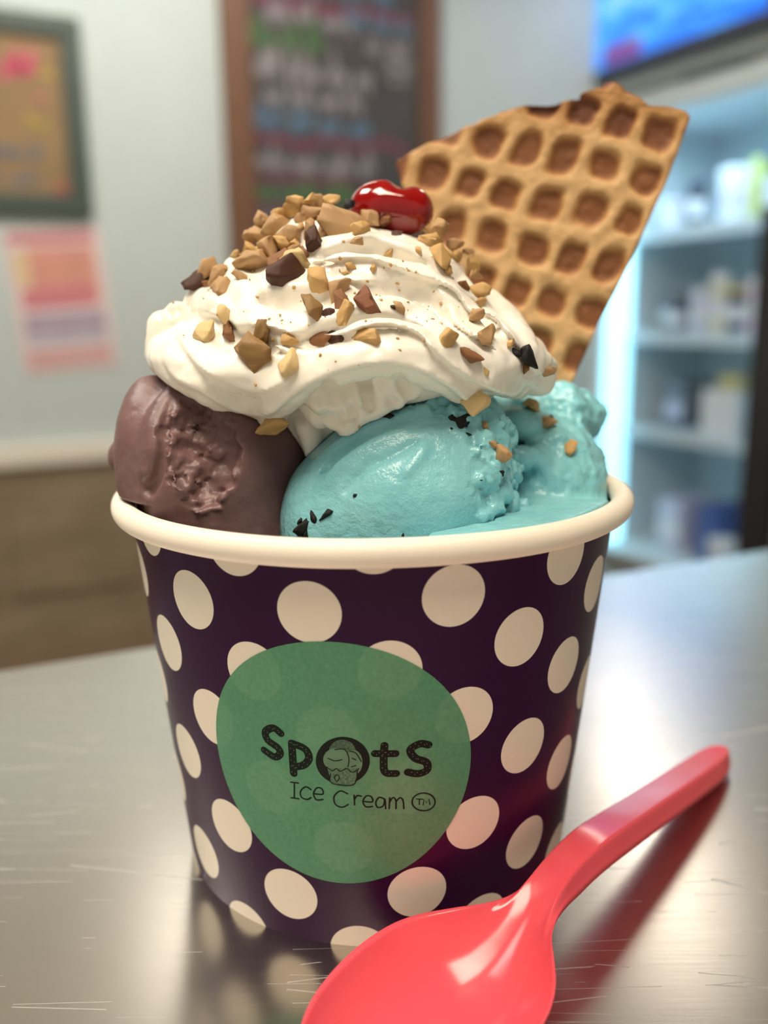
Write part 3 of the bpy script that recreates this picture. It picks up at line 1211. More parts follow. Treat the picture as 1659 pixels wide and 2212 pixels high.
f = smax(f, 70.5 - P[:, 2], 0.2)
# --- cherry shape first, the cream keeps its dent
CA, CB = at_y(826, 451, 3), at_y(882, 456, 2.5)


def cherry_f(Q):
    e = ell(Q, CA, (5.9, 5.4, 4.9))
    e = smin(e, ell(Q, CB, (4.5, 4.6, 4.2)), 2.2)
    return smax(e, -ell(Q, at_y(868, 388, 1), (1.2, 3.0, 1.3)), 2.0)


f = smax(f, -cherry_f(P) + 0.05, 0.3)
gw.F = f

m_cream, t_, b_ = nt('whipped_cream')
n_ = noise_node(t_, 90, 3)
t_.links.new(ramp(t_, n_.outputs['Fac'], [(0.3, srgb(242, 236, 222)), (0.7, srgb(250, 246, 236))]).outputs[0], b_.inputs['Base Color'])
setp(b_, rough=0.24, sss=0.25, sss_rad=(0.002, 0.0016, 0.0011), sss_scale=0.8, spec=0.5)
n2 = noise_node(t_, 500, 3)
bump(t_, b_, n2.outputs['Fac'], 0.12, 0.0004)
whip = tag(obj('whipped_cream', gw.mesh('whipped_cream'), m_cream), 'swirled mound of white whipped cream heaped over the scoops', 'whipped cream')

gk = Grid((-6, -4, 108), (18, 14, 128), 0.25)
gk.F = cherry_f(gk.P)
m_cherry, t_, b_ = nt('cherry_skin')
n_ = noise_node(t_, 200, 3)
t_.links.new(ramp(t_, n_.outputs['Fac'], [(0.3, srgb(132, 4, 6)), (0.7, srgb(156, 8, 9))]).outputs[0], b_.inputs['Base Color'])
setp(b_, rough=0.12, sss=0.25, sss_rad=(0.004, 0.0005, 0.0004), sss_scale=1.0, spec=0.6, coat=0.6, coat_rough=0.05)
tag(obj('cherry', gk.mesh('cherry'), m_cherry), 'glossy red cherry on top of the whipped cream', 'cherry')

# ------------------------------------------------------------------ waffle piece
WX = np.linalg.inv(np.array([[-85.0, -37.0], [-20.0, 97.0]]))
LEFT = [(1312, 178), (1296, 190), (1262, 205), (1250, 216), (1180, 232), (1132, 230), (1080, 240), (1068, 250), (1000, 278), (942, 300), (900, 322), (862, 338), (853, 350),
        (862, 375), (868, 398), (905, 470), (955, 580), (1010, 690), (1060, 800), (1105, 900), (1118, 930)]
RIGHT = [(1316, 178), (1345, 190), (1372, 208), (1402, 230), (1450, 232), (1480, 240), (1492, 252), (1484, 275), (1440, 392), (1362, 562), (1290, 705), (1237, 825), (1190, 925), (1186, 932)]
LEFT, RIGHT = np.array(LEFT, float), np.array(RIGHT, float)
ROWS = np.concatenate([np.arange(178, 260, 2.0), np.arange(260, 932, 4.0)])
NC = 150
X_, Y_ = [], []
for y in ROWS:
    jag = 4.0 * vnoise(np.array([[y, 3.0, 0.0]]), 9.0, 71)[0] if y < 345 else 0
    jr = 3.5 * vnoise(np.array([[y, 8.0, 0.0]]), 7.0, 72)[0] if y < 250 else 0.8 * vnoise(np.array([[y, 8.0, 0.0]]), 20.0, 72)[0]
    x0 = np.interp(y, LEFT[:, 1], LEFT[:, 0]) + jag * (2.5 if y < 345 else 1)
    x1 = np.interp(y, RIGHT[:, 1], RIGHT[:, 0]) + jr
    X_.append(np.linspace(min(x0, x1 - 2), x1, NC))
    Y_.append(np.full(NC, y))
X_, Y_ = np.concatenate(X_), np.concatenate(Y_)
D_ = FWD + RGT * ((X_ - IW / 2) / FPX)[:, None] - UPV * ((Y_ - IH / 2) / FPX)[:, None]
PW = CAM / MM + D_ * ((np.dot(WP0 - CAM / MM, WN) / (D_ @ WN))[:, None])
IJ = np.stack([X_ - 1355.0, Y_ - 480.0], 1) @ WX.T
IJ = IJ + 0.06 * np.stack([np.sin(Y_ * 0.021 + X_ * 0.013), np.sin(X_ * 0.019 - Y_ * 0.01)], 1)
IJ = IJ + 0.05 * np.stack([fbm(PW, 4.0, 2, 77), fbm(PW, 4.0, 2, 78)], 1)
DI = np.abs(IJ - np.round(IJ))
PT = 1 - smoothstep(0.22, 0.45, (DI ** 3.2).sum(1) ** (1 / 3.2))
KK = np.tile(np.linspace(0, 1, NC), len(ROWS))
EDGE = smoothstep(0.0, 0.02, np.minimum(KK, 1 - KK))
RG = 0.2 * fbm(PW, 2.6, 3, 75)
BEND = -0.0012 * ((X_ - 1180) / 10.5) ** 2
Vf = (PW + WN * (WTH / 2 + RG + BEND - 1.35 * PT - 0.35 * (1 - EDGE))[:, None]) * MM
Vb = (PW + WN * (-WTH / 2 + BEND + 0.3 * (1 - EDGE) + 0.2 * RG)[:, None]) * MM
pit = PT.tolist()
brow = (smoothstep(330, 200, Y_) * 0.35 + 0.12 * (1 - EDGE)).tolist()
nr = len(ROWS)
V = np.vstack([Vf, Vb])
o_ = nr * NC
F = []
for r_ in range(nr - 1):
    for c in range(NC - 1):
        a = r_ * NC + c
        F.append((a, a + NC, a + NC + 1, a + 1))
        F.append((o_ + a, o_ + a + 1, o_ + a + NC + 1, o_ + a + NC))
    a = r_ * NC
    F.append((a, o_ + a, o_ + a + NC, a + NC))
    b = a + NC - 1
    F.append((b, b + NC, o_ + b + NC, o_ + b))
for c in range(NC - 1):
    F.append((c, c + 1, o_ + c + 1, o_ + c))
    a = (nr - 1) * NC + c
    F.append((a, o_ + a, o_ + a + 1, a + 1))
me = mesh('waffle', V, F, True)
at1 = me.attributes.new('pit', 'FLOAT', 'POINT')
at1.data.foreach_set('value', np.array(pit + [0.5] * len(pit), np.float32))
at2 = me.attributes.new('toast', 'FLOAT', 'POINT')
at2.data.foreach_set('value', np.array(brow + brow, np.float32))
m_waf, t_, b_ = nt('baked_waffle')
a1 = t_.nodes.new('ShaderNodeAttribute')
a1.attribute_name = 'pit'
a2 = t_.nodes.new('ShaderNodeAttribute')
a2.attribute_name = 'toast'
n_ = noise_node(t_, 260, 4, 0.6)
n3 = noise_node(t_, 70, 3, 0.5)
fac = mathn(t_, 'ADD', mathn(t_, 'ADD', mathn(t_, 'MULTIPLY', a1.outputs['Fac'], 0.72), a2.outputs['Fac']),
            mathn(t_, 'ADD', mathn(t_, 'MULTIPLY', mathn(t_, 'SUBTRACT', n_.outputs['Fac'], 0.5), 0.25), mathn(t_, 'MULTIPLY', mathn(t_, 'SUBTRACT', n3.outputs['Fac'], 0.5), 0.5)))
t_.links.new(ramp(t_, fac, [(0.0, srgb(206, 168, 118)), (0.28, srgb(184, 138, 86)), (0.6, srgb(140, 90, 52)), (1.0, srgb(106, 62, 40))]).outputs[0], b_.inputs['Base Color'])
setp(b_, rough=0.6, spec=0.35)
n2 = noise_node(t_, 800, 4, 0.65)
bump(t_, b_, n2.outputs['Fac'], 0.35, 0.0005)
tag(obj('waffle_piece', me, m_waf), 'golden brown waffle cone piece with square pits stuck behind the cream', 'waffle')

# ------------------------------------------------------------------ nuts and cookie crumbs
TONE = {'pale': srgb(226, 196, 140), 'tan': srgb(188, 150, 104), 'gold': srgb(206, 166, 106), 'brown': srgb(140, 94, 56), 'olive': srgb(150, 116, 70), 'dark': srgb(72, 38, 20),
        'red': srgb(138, 84, 54), 'black': srgb(20, 18, 17)}
NMAT = {}
for k_, c_ in TONE.items():
    m_, t, b = nt('nut_' + k_)
    n = noise_node(t, 500, 4, 0.6)
    t.links.new(ramp(t, n.outputs['Fac'], [(0.25, tuple(c * 0.72 for c in c_)), (0.7, tuple(min(1, c * 1.12) for c in c_))]).outputs[0], b.inputs['Base Color'])
    setp(b, rough=0.5, spec=0.4)
    n2 = noise_node(t, 2200, 3)
    bump(t, b, n2.outputs['Fac'], 0.3, 0.0003)
    NMAT[k_] = m_


def chunk_mesh(seed, kind):
    rg = random.Random(seed)
    bm = bmesh.new()
    for _ in range(16 if kind != 'crumb' else 26):
        v = Vector((rg.gauss(0, 1), rg.gauss(0, 1), rg.gauss(0, 1))).normalized()
        if kind == 'box':
            k = max(abs(v.x), abs(v.y), abs(v.z))
            v = v / (k ** 0.75)
        v = Vector((v.x * 0.5, v.y * rg.uniform(0.34, 0.42), v.z * rg.uniform(0.26, 0.36)))
        bm.verts.new(v)
    r_ = bmesh.ops.convex_hull(bm, input=bm.verts)
    bmesh.ops.delete(bm, geom=list({g for g in r_['geom_interior'] + r_['geom_unused'] if isinstance(g, bmesh.types.BMVert)}), context='VERTS')
    bmesh.ops.bevel(bm, geom=list(bm.edges), offset=0.04, segments=1, affect='EDGES', profile=0.6, clamp_overlap=True)
    bmesh.ops.triangulate(bm, faces=bm.faces)
    long = [e for e in bm.edges if e.calc_length() > 0.16]
    bmesh.ops.subdivide_edges(bm, edges=long, cuts=2, use_grid_fill=True)
    bmesh.ops.triangulate(bm, faces=bm.faces)
    bmesh.ops.remove_doubles(bm, verts=bm.verts, dist=0.012)
    co = np.array([v.co for v in bm.verts])
    dsp = 0.035 * fbm(co + seed * 3.1, 0.22, 2, seed % 40)
    bm.normal_update()
    for v, d_ in zip(bm.verts, dsp):
        v.co += v.normal * float(d_)
    bmesh.ops.recalc_face_normals(bm, faces=bm.faces)
    me = bpy.data.meshes.new('chunk')
    bm.to_mesh(me)
    bm.free()
    me.polygons.foreach_set('use_smooth', np.ones(len(me.polygons), dtype=bool))
    return me


CH_BASE = [chunk_mesh(100 + i, ('box', 'round', 'box')[i % 3]) for i in range(16)]
CHM = {}


def chunk(i, tone):
    key = (i % 16, tone)
    if key not in CHM:
        me = CH_BASE[i % 16].copy()
        me.materials.append(NMAT[tone])
        CHM[key] = me
    return CHM[key]


def all_f(Q):
    a = gw.sample(Q)
    return np.minimum(np.minimum(a, gb.sample(Q)), np.minimum(gr.sample(Q), gc.sample(Q)))


PLACED = []


def put_chunk(name, i, x, y, size_px, tone, lift, parent=None, aspect=1.0, tilt=None, sdf=all_f):
    p_, hit = march(sdf, x, y)
    g = grad(sdf, p_)
    depth = np.dot(p_ * MM - CAM, FWD) / MM
    s = size_px / FPX * depth
    # stack on what already lies there
    pos = p_ + g * s * lift
    view = -ray(x, y)
    for q, sq in PLACED:
        dd = np.linalg.norm(pos - q)
        lim = 0.33 * (s + sq)
        if dd < lim and name == 'nut_piece':
            pos = pos + (0.75 * g + 0.25 * view) * (lim - dd) * 0.8
    PLACED.append((pos.copy(), s))
    o = bpy.data.objects.new(name, chunk(i, tone))
    COL.objects.link(o)
    o.location = pos * MM
    rg = random.Random(i * 13 + 5)
    zax = Vector(g)
    q = zax.to_track_quat('Z', 'Y')
    an = rg.uniform(0, 6.28) if tilt is None else tilt
    rot = q.to_matrix() @ Matrix.Rotation(an, 3, 'Z') @ Matrix.Rotation(rg.uniform(-0.35, 0.35), 3, 'X') @ Matrix.Rotation(rg.uniform(-0.35, 0.35), 3, 'Y')
    o.rotation_euler = rot.to_euler()
    k = s * MM * 1.42
    o.scale = (k, k * aspect, k)
    if parent is not None:
        o.parent = parent
    return o


NUTS = [
    (669, 437, 30, 'gold', 'small golden nut bit at the very tip of the nut heap'), (633, 458, 40, 'gold', 'golden nut sliver on the upper left shoulder of the nut heap'),
    (698, 446, 46, 'tan', 'tan nut chunk at the peak of the heap, left of the cherry'), (720, 458, 18, 'brown', 'tiny brown nut bit on the peak chunk left of the cherry'),
    (754, 447, 34, 'black', 'black crumb touching the left side of the cherry'), (680, 473, 44, 'tan', 'tan nut chunk just above the biggest almond chunk'),
    (736, 502, 84, 'tan', 'biggest tan almond chunk lying below the cherry'), (683, 523, 62, 'dark', 'dark brown nut skin left of the biggest almond chunk'),
    (604, 491, 54, 'tan', 'tan nut chunk on the upper left edge of the heap'), (626, 511, 46, 'tan', None), (651, 493, 22, 'gold', None),
    (568, 505, 42, 'tan', None), (539, 542, 38, 'gold', None), (506, 552, 28, 'pale', 'small pale nut bit at the far left of the upper heap'),
    (596, 545, 68, 'tan', 'large rounded tan nut chunk in the left middle of the heap'), (557, 580, 68, 'tan', 'long tan nut slab below the left of the heap'),
    (604, 565, 40, 'brown', None), (644, 571, 62, 'pale', 'pale cream-coloured nut chunk below the heap'), (622, 600, 70, 'dark', 'long dark nut skin under the pale nut chunk'),
    (690, 608, 54, 'gold', 'slanting golden nut sliver right of the pale chunk'), (452, 586, 50, 'tan', 'tan nut chunk on the left edge of the cream'),
    (484, 586, 30, 'tan', None), (427, 616, 46, 'dark', 'dark nut skin poking out at the far left of the cream'), (452, 619, 26, 'brown', None),
    (488, 626, 52, 'tan', 'squarish tan nut chunk beside the dark skin on the far left'), (759, 577, 19, 'gold', None), (806, 582, 18, 'gold', None),
    (730, 628, 50, 'tan', 'upper tan chunk of the nut cluster in the middle of the cream'), (737, 657, 44, 'brown', 'brown chunk in the nut cluster in the middle of the cream'),
    (709, 678, 24, 'dark', None), (795, 658, 54, 'red', 'reddish brown nut chunk right of the middle cluster'), (674, 673, 50, 'olive', 'olive brown nut chunk left of the middle cluster'),
    (745, 680, 40, 'gold', 'golden chip at the foot of the middle cluster'), (862, 668, 30, 'tan', 'small tan nut bit alone right of the reddish chunk'), (850, 664, 14, 'dark', None),
    (486, 682, 36, 'pale', 'small pale nut bit on the left fold of the cream'), (503, 712, 48, 'brown', 'smooth brown nut bit on the left fold of the cream'),
    (439, 729, 50, 'pale', 'square pale nut chunk lowest on the far left'), (575, 713, 62, 'olive', 'olive nut chunk left of centre above the big greenish one'),
    (626, 731, 38, 'gold', 'golden nut bit right of the olive chunk'), (546, 771, 80, 'olive', 'big greenish brown nut chunk low on the cream'),
    (627, 788, 52, 'pale', 'pale upright nut chunk low on the cream'), (694, 733, 42, 'brown', 'brown nut half in the lower middle of the cream'),
    (723, 736, 34, 'dark', 'dark brown round nut bit in the lower middle'), (794, 730, 48, 'gold', 'pointed golden nut sliver below the reddish chunk'),
    (589, 920, 58, 'gold', 'golden nut chunk hanging from the cream over the chocolate scoop'), (799, 484, 48, 'tan', 'tan nut chunk in front of the cherry'),
    (833, 487, 36, 'brown', 'brown nut bit in front of the cherry'), (763, 469, 18, 'tan', None), (841, 545, 26, 'gold', 'small orange nut bit below the cherry'),
    (857, 509, 22, 'dark', None), (950, 505, 46, 'tan', 'tan nut chunk right of the cherry'), (926, 527, 46, 'gold', 'golden nut chunk below right of the cherry'),
    (950, 563, 46, 'gold', 'golden nut chunk on the right shoulder of the cream'), (980, 531, 38, 'tan', None), (1018, 574, 34, 'gold', 'golden nut bit at the right edge against the waffle'),
    (998, 618, 24, 'brown', None), (1031, 632, 38, 'gold', None), (1029, 678, 36, 'tan', None), (968, 737, 50, 'gold', 'left golden sliver of the group on the right of the cream'),
    (1047, 726, 50, 'tan', 'right tan sliver of the group on the right of the cream'), (1015, 766, 48, 'brown', 'brown chunk between the two slivers on the right of the cream'),
    (1100, 745, 20, 'gold', None), (1130, 792, 24, 'brown', None), (1181, 800, 26, 'tan', None), (1047, 803, 18, 'pale', None),
    (1020, 865, 48, 'pale', 'pale nut chunk low on the right where cream meets blue scoop'), (1045, 921, 20, 'tan', None),
    (1145, 884, 42, 'gold', 'golden nut sliver on the blue scoop by the right rim'), (1176, 918, 34, 'tan', 'narrow tan nut sliver on the blue scoop by the right rim'),
    (1230, 969, 28, 'gold', 'small orange nut bit on the far right of the blue ice cream'), (1080, 982, 40, 'tan', 'tan nut chunk wedged between the two blue scoops'),
    (1064, 959, 16, 'tan', None), (720, 480, 34, 'tan', None), (655, 462, 30, 'tan', None), (640, 530, 30, 'gold', None), (586, 520, 30, 'gold', None),
    (700, 480, 28, 'gold', None), (770, 520, 24, 'tan', None), (660, 548, 24, 'brown', None), (520, 600, 26, 'tan', None), (905, 545, 22, 'gold', None),
    (965, 585, 26, 'gold', None), (1010, 545, 20, 'tan', None), (745, 590, 14, 'pale', None), (575, 486, 40, 'tan', None), (612, 470, 36, 'gold', None), (545, 515, 38, 'tan', None), (640, 445, 30, 'gold', None), (528, 562, 34, 'tan', None),
    (576, 560, 38, 'gold', None), (702, 506, 38, 'tan', None), (655, 476, 36, 'tan', None), (716, 434, 30, 'gold', None), (640, 546, 36, 'tan', None), (780, 500, 34, 'gold', None), (470, 600, 34, 'tan', None),
    (615, 535, 40, 'gold', None), (668, 500, 34, 'tan', None), (985, 560, 30, 'gold', None), (932, 500, 34, 'tan', None), (1022, 600, 26, 'tan', None), (1035, 655, 24, 'gold', None),
]
ANCH = {(736, 502): 'the biggest almond chunk', (683, 523): 'the dark skin by the biggest almond', (604, 491): 'the chunk on the heap\'s upper left edge', (596, 545): 'the large rounded tan chunk',
        (557, 580): 'the long tan slab', (644, 571): 'the pale chunk below the heap', (452, 586): 'the tan chunk on the left edge', (427, 616): 'the dark skin at the far left',
        (795, 658): 'the reddish brown chunk', (730, 628): 'the middle nut cluster', (845, 450): 'the cherry', (950, 563): 'the golden chunk on the right shoulder',
        (1047, 726): 'the right tan sliver', (1138, 771): 'the largest black cookie crumb', (1020, 865): 'the pale chunk low on the right', (1018, 574): 'the golden bit against the waffle',
        (698, 446): 'the chunk at the peak', (1080, 982): 'the chunk wedged between the blue scoops', (841, 545): 'the orange bit below the cherry'}
SEEN = set()
ADJ = {'tan': 'tan', 'gold': 'golden', 'pale': 'pale', 'brown': 'brown', 'dark': 'dark', 'olive': 'olive', 'red': 'reddish', 'black': 'black'}


def bit_label(x, y, s, tone):
    """which small nut bit it is, told by its nearest easily found neighbour"""
    for (ax, ay), nm in sorted(ANCH.items(), key=lambda k: (k[0][0] - x) ** 2 + (k[0][1] - y) ** 2):
        dx, dy = x - ax, y - ay
        if abs(dx) > abs(dy):
            side = 'right of' if dx > 0 else 'left of'
        else:
            side = 'below' if dy > 0 else 'above'
        lab = ('tiny ' if s < 23 else 'small ') + ADJ[tone] + ' nut bit just ' + side + ' ' + nm
        if lab not in SEEN:
            SEEN.add(lab)
            return lab
    return lab


GRP = 'chopped nuts on the sundae'
for i, (x, y, s, tone, lab) in enumerate(NUTS):
    asp = 0.8 if s < 60 else 0.72
    o = put_chunk('nut_piece' if tone != 'black' else 'cookie_crumb', i, x, y, s, tone, 0.16, aspect=asp)
    if lab is None:
        lab = bit_label(x, y, s, tone)
    tag(o, lab, 'crumb' if tone == 'black' else 'nut', GRP if tone != 'black' else None)
for i, (x, y, s, asp, lab) in enumerate([(1138, 771, 46, 0.55, 'largest black cookie crumb on the right edge of the cream'), (1112, 764, 18, 0.9, 'tiny black cookie crumb beside the largest one on the right'),
                                          ]):
    tag(put_chunk('cookie_crumb', 40 + i, x, y, s, 'black', 0.2, aspect=asp), lab, 'crumb', 'cookie crumbs on the cream')
for i, (x, y, s, asp, par) in enumerate([(992, 916, 60, 0.7, s_blue), (1006, 932, 30, 0.8, s_blue), (978, 904, 26, 0.8, s_blue), (654, 1142, 36, 0.6, s_blue), (645, 1128, 20, 0.8, s_blue), (676, 1116, 32, 0.4, s_blue),
                                         (701, 1112, 30, 0.4, s_blue), (662, 1155, 24, 0.7, s_blue), (868, 1157, 20, 0.6, s_blue), (840, 898, 24, 0.4, s_blue), (941, 892, 14, 0.7, s_blue),
                                         (1131, 957, 26, 0.6, s_back), (1085, 1020, 14, 0.7, s_blue), (768, 1068, 12, 0.8, s_blue), (990, 1002, 8, 0.8, s_blue),
                                         (955, 985, 7, 0.9, s_blue), (1042, 1036, 10, 0.8, s_blue)]):
    put_chunk('cookie_crumb', 60 + i, x, y, s, 'black', -0.08 if s > 40 else -0.15, par, aspect=max(asp, 0.6))
# tiny crumbs dusting the cream
bmc = bmesh.new()
rg = random.Random(3)
cnt = 0
while cnt < 110:
    x, y = rg.gauss(720, 170), rg.gauss(610, 95)
    p_, hit = march(lambda Q: gw.sample(Q), x, y)
    if not hit:
        continue
    g = grad(lambda Q: gw.sample(Q), p_)
    s = rg.uniform(0.2, 0.55)
    mt = Matrix.Translation(Vector((p_ + g * 0.05) * MM)) @ Matrix.Rotation(rg.uniform(0, 6), 4, Vector((rg.random(), rg.random(), rg.random() + 0.1)).normalized()) @ Matrix.Diagonal((s * MM, s * MM * rg.uniform(0.4, 1), s * MM * rg.uniform(0.4, 0.8), 1))
    bmesh.ops.create_icosphere(bmc, subdivisions=1, radius=0.8, matrix=mt)
    cnt += 1
tag(obj('nut_crumbs', bmc, NMAT['gold']), 'fine golden nut crumbs dusted over the whipped cream', 'crumbs', kind='stuff')
#@@PART3
# ------------------------------------------------------------------ spoon
SA = math.radians(49.5)
ES = np.array([math.cos(SA), math.sin(SA)])
EW = np.array([math.sin(SA), -math.cos(SA)])
ST = np.array([  # s, half width, edge height, bowl depth, axis offset
    (-61.0, 0.3, 11.2, 0.0, 44.2), (-60.2, 3.6, 11.1, 0.5, 44.2), (-58.5, 6.6, 11.0, 1.6, 44.2), (-55.5, 9.4, 10.9, 3.4, 44.2), (-51, 11.9, 10.8, 5.6, 44.2), (-46, 13.5, 10.6, 7.2, 44.2), (-41, 14.3, 10.5, 8.0, 44.2),
    (-36, 14.4, 10.5, 8.3, 44.2), (-31, 13.5, 10.7, 8.0, 44.3), (-27, 11.6, 11.0, 7.0, 44.6), (-23.5, 8.9, 11.4, 5.4, 45.0), (-20, 6.2, 12.0, 3.6, 45.3), (-16.5, 4.5, 13.0, 2.0, 45.6),
    (-13, 3.8, 14.2, 0.9, 45.7), (-9, 3.6, 15.2, 0.3, 45.8), (-4, 3.7, 15.9, 0.0, 46.0), (2, 3.9, 16.0, -0.1, 46.2), (10, 3.9, 15.1, -0.1, 46.3), (20, 3.8, 13.6, -0.1, 46.3), (32, 3.8, 11.8, -0.1, 46.2),
    (45, 3.8, 9.7, -0.1, 45.9), (56, 3.7, 7.8, -0.1, 45.5), (62, 3.3, 6.8, -0.05, 45.2), (65.5, 2.5, 6.2, 0, 45.1), (67.3, 1.4, 5.9, 0, 45.0), (67.9, 0.2, 5.8, 0, 45.0)])
ss = np.concatenate([np.linspace(-61, -55, 14)[:-1], np.linspace(-55, 62, 110), np.linspace(62, 67.9, 16)[1:]])
TT = catmull(ST, 8)
KW = 40
Vt, Vu = [], []
for s_ in ss:
    hw, ze, dp, wc = [float(np.interp(s_, TT[:, 0], TT[:, k])) for k in (1, 2, 3, 4)]
    bowl = float(smoothstep(-6, -24, np.array(s_)))
    th = 1.1
    skirt = (1 - bowl) * 3.4 * (0.55 + 0.45 * float(smoothstep(67.9, 62, np.array(s_))))
    for k in range(KW + 1):
        u = -1 + 2 * k / KW
        prof_ = dp * (1 - abs(u) ** 2.3)
        rim = 0.25 * math.exp(-((abs(u) - 0.97) / 0.05) ** 2) * bowl
        x, y = ES * s_ + EW * (wc + hw * u)
        fall = skirt * float(smoothstep(0.72, 1.02, np.array(abs(u))))
        z = ze - prof_ + rim - fall
        Vt.append((x, y, z))
        # underside, slightly inset towards the edges
        x2, y2 = ES * s_ + EW * (wc + (hw - 0.12) * u)
        Vu.append((x2, y2, z - th + 0.45 * abs(u) ** 6 - (1 - bowl) * (0.4 + (skirt - fall) * 0.9)))
n0 = len(Vt)
F = []
NS = len(ss)
W1 = KW + 1
for i in range(NS - 1):
    for k in range(KW):
        a = i * W1 + k
        F.append((a, a + W1, a + W1 + 1, a + 1))
        F.append((n0 + a, n0 + a + 1, n0 + a + W1 + 1, n0 + a + W1))
    a = i * W1
    F.append((a, n0 + a, n0 + a + W1, a + W1))
    a = i * W1 + KW
    F.append((a, a + W1, n0 + a + W1, n0 + a))
for k in range(KW):
    F.append((k, k + 1, n0 + k + 1, n0 + k))
    a = (NS - 1) * W1 + k
    F.append((a, n0 + a, n0 + a + 1, a + 1))
V = np.array(Vt + Vu)
V[:, 2] -= V[:, 2].min() - 0.05
me = mesh('spoon', V * MM, F, True)
bm = bmesh.new()
bm.from_mesh(me)
bmesh.ops.recalc_face_normals(bm, faces=bm.faces)
bm.to_mesh(me)
bm.free()
m_spoon, t_, b_ = nt('pink_plastic')
n_ = noise_node(t_, 60, 2)
t_.links.new(ramp(t_, n_.outputs['Fac'], [(0.3, srgb(224, 80, 94)), (0.7, srgb(231, 87, 100))]).outputs[0], b_.inputs['Base Color'])
setp(b_, rough=0.16, spec=0.5)
n2 = noise_node(t_, 90, 2)
bump(t_, b_, n2.outputs['Fac'], 0.06, 0.0006)
tag(obj('spoon', me, m_spoon), 'pink plastic spoon lying on the counter in front of the cup', 'spoon')

# ------------------------------------------------------------------ things on the back wall
def local_frame(name, s, z, t=0.0):
    o = empty(name, room(s, t, z))
    o.rotation_euler = (0, 0, ROOM_ANG)
    return o


def lbox(name, parent, x, y, z, mat, bevel=0.0):
    """box in a parent's own axes (x along the wall, -y out of it, z up)"""
    return obj(name, box_bm((x[1] - x[0], y[1] - y[0], z[1] - z[0]), ((x[0] + x[1]) / 2, (y[0] + y[1]) / 2, (z[0] + z[1]) / 2), bevel=bevel), mat, parent)


def stroke(name, parent, pts, width, mat, y=-0.001, smooth=4):
    """flat chalk stroke in the parent's x-z plane"""
    p = catmull(np.array(pts, float), smooth) if len(pts) > 2 else np.array(pts, float)
    tg = np.gradient(p, axis=0)
    tg /= np.linalg.norm(tg, axis=1)[:, None] + 1e-9
    nr_ = np.stack([-tg[:, 1], tg[:, 0]], 1) * width / 2
    V = [(q[0], y, q[1]) for q in p + nr_] + [(q[0], y, q[1]) for q in p - nr_]
    n = len(p)
    F = [(i, i + 1, n + i + 1, n + i) for i in range(n - 1)]
    return obj(name, mesh(name, V, F), mat, parent)


def scribble(parent, x0, x1, z, h, mat, seed, width=0.006):
    """one illegible handwritten line, as blurred in the photo"""
    rg_ = random.Random(seed)
    pts, x = [], x0
    word = rg_.uniform(0.05, 0.11)
    words = []
    start = x
    while x < x1:
        pts.append((x, z + rg_.uniform(-0.1, 0.25) * h))
        pts.append((x + 0.006, z + (rg_.choice([0.55, 0.6, 1.0]) + rg_.uniform(-0.08, 0.08)) * h))
        x += rg_.uniform(0.011, 0.018)
        if x - start > word:
            words.append(pts)
            pts = []
            x += 0.022
            start = x
            word = rg_.uniform(0.05, 0.12)
    if len(pts) > 3:
        words.append(pts)
    V, F = [], []
    for w in words:
        p = catmull(np.array(w), 3)
        tg = np.gradient(p, axis=0)
        tg /= np.linalg.norm(tg, axis=1)[:, None] + 1e-9
        nr_ = np.stack([-tg[:, 1], tg[:, 0]], 1) * width / 2
        b0 = len(V)
        n = len(p)
        V += [(q[0], -0.002, q[1]) for q in p + nr_] + [(q[0], -0.002, q[1]) for q in p - nr_]
        F += [(b0 + i, b0 + i + 1, b0 + n + i + 1, b0 + n + i) for i in range(n - 1)]
    o = obj('chalk_line', mesh('chalk_line', V, F), mat, parent)
    return o


m_gframe = simple('dark_green_frame', srgb(66, 78, 70), 0.5, 0.08, 20)
m_kraft = simple('brown_board', srgb(142, 116, 82), 0.7, 0.08, 12)
m_wood = simple('brown_wood_frame', srgb(112, 78, 56), 0.5, 0.15, 30)
m_chalk = simple('chalkboard_black', srgb(70, 66, 66), 0.6, 0.2, 9)
CHK = {k: simple('chalk_' + k, srgb(*c), 0.9, 0.1, 60) for k, c in dict(white=(146, 140, 142), green=(92, 124, 84), pink=(176, 92, 118), blue=(98, 124, 146), magenta=(122, 66, 84),
                                                                     yellow=(180, 158, 84), rose=(214, 100, 124), slate=(112, 116, 126), red=(176, 104, 92)).items()}
# brown board in a dark green frame (left)
sR, zB = back_st(195, 470)
sT, zT = back_st(170, 45)
sR = (sR + sT) / 2
fwid = 0.058
pic = local_frame('menu_board', sR - 0.28, zB)
tag(pic, 'brown menu board in a dark green frame, high on the left', 'board')
H_ = zT - zB
lbox('backing', pic, (-0.28 + fwid, 0.28 - fwid), (-0.014, -0.004), (fwid, H_ - fwid), m_kraft)
for nm, x, z in (('frame_rail', (-0.28, 0.28), (0, fwid)), ('frame_rail', (-0.28, 0.28), (H_ - fwid, H_)), ('frame_rail', (-0.28, -0.28 + fwid), (fwid, H_ - fwid)), ('frame_rail', (0.28 - fwid, 0.28), (fwid, H_ - fwid))):
    lbox(nm, pic, x, (-0.03, -0.002), z, m_gframe, 0.004)
face = empty('writing', (0, -0.0145, 0))
face.parent = pic


def board_px(px_, py_, s0, z0):
    s_, z_ = back_st(px_, py_)
    return s_ - s0, z_ - z0


def scr_px(parent, s0, z0, xa, xb, ya, yb, mat, seed, width):
    """scribbled line between two pixel columns, top ya to base yb"""
    x0_, zb_ = board_px(xa, yb, s0, z0)
    x1_, zt_ = board_px(xb, ya, s0, z0)
    return scribble(parent, x0_, x1_, zb_, max(zt_ - zb_, 0.02), mat, seed, width)


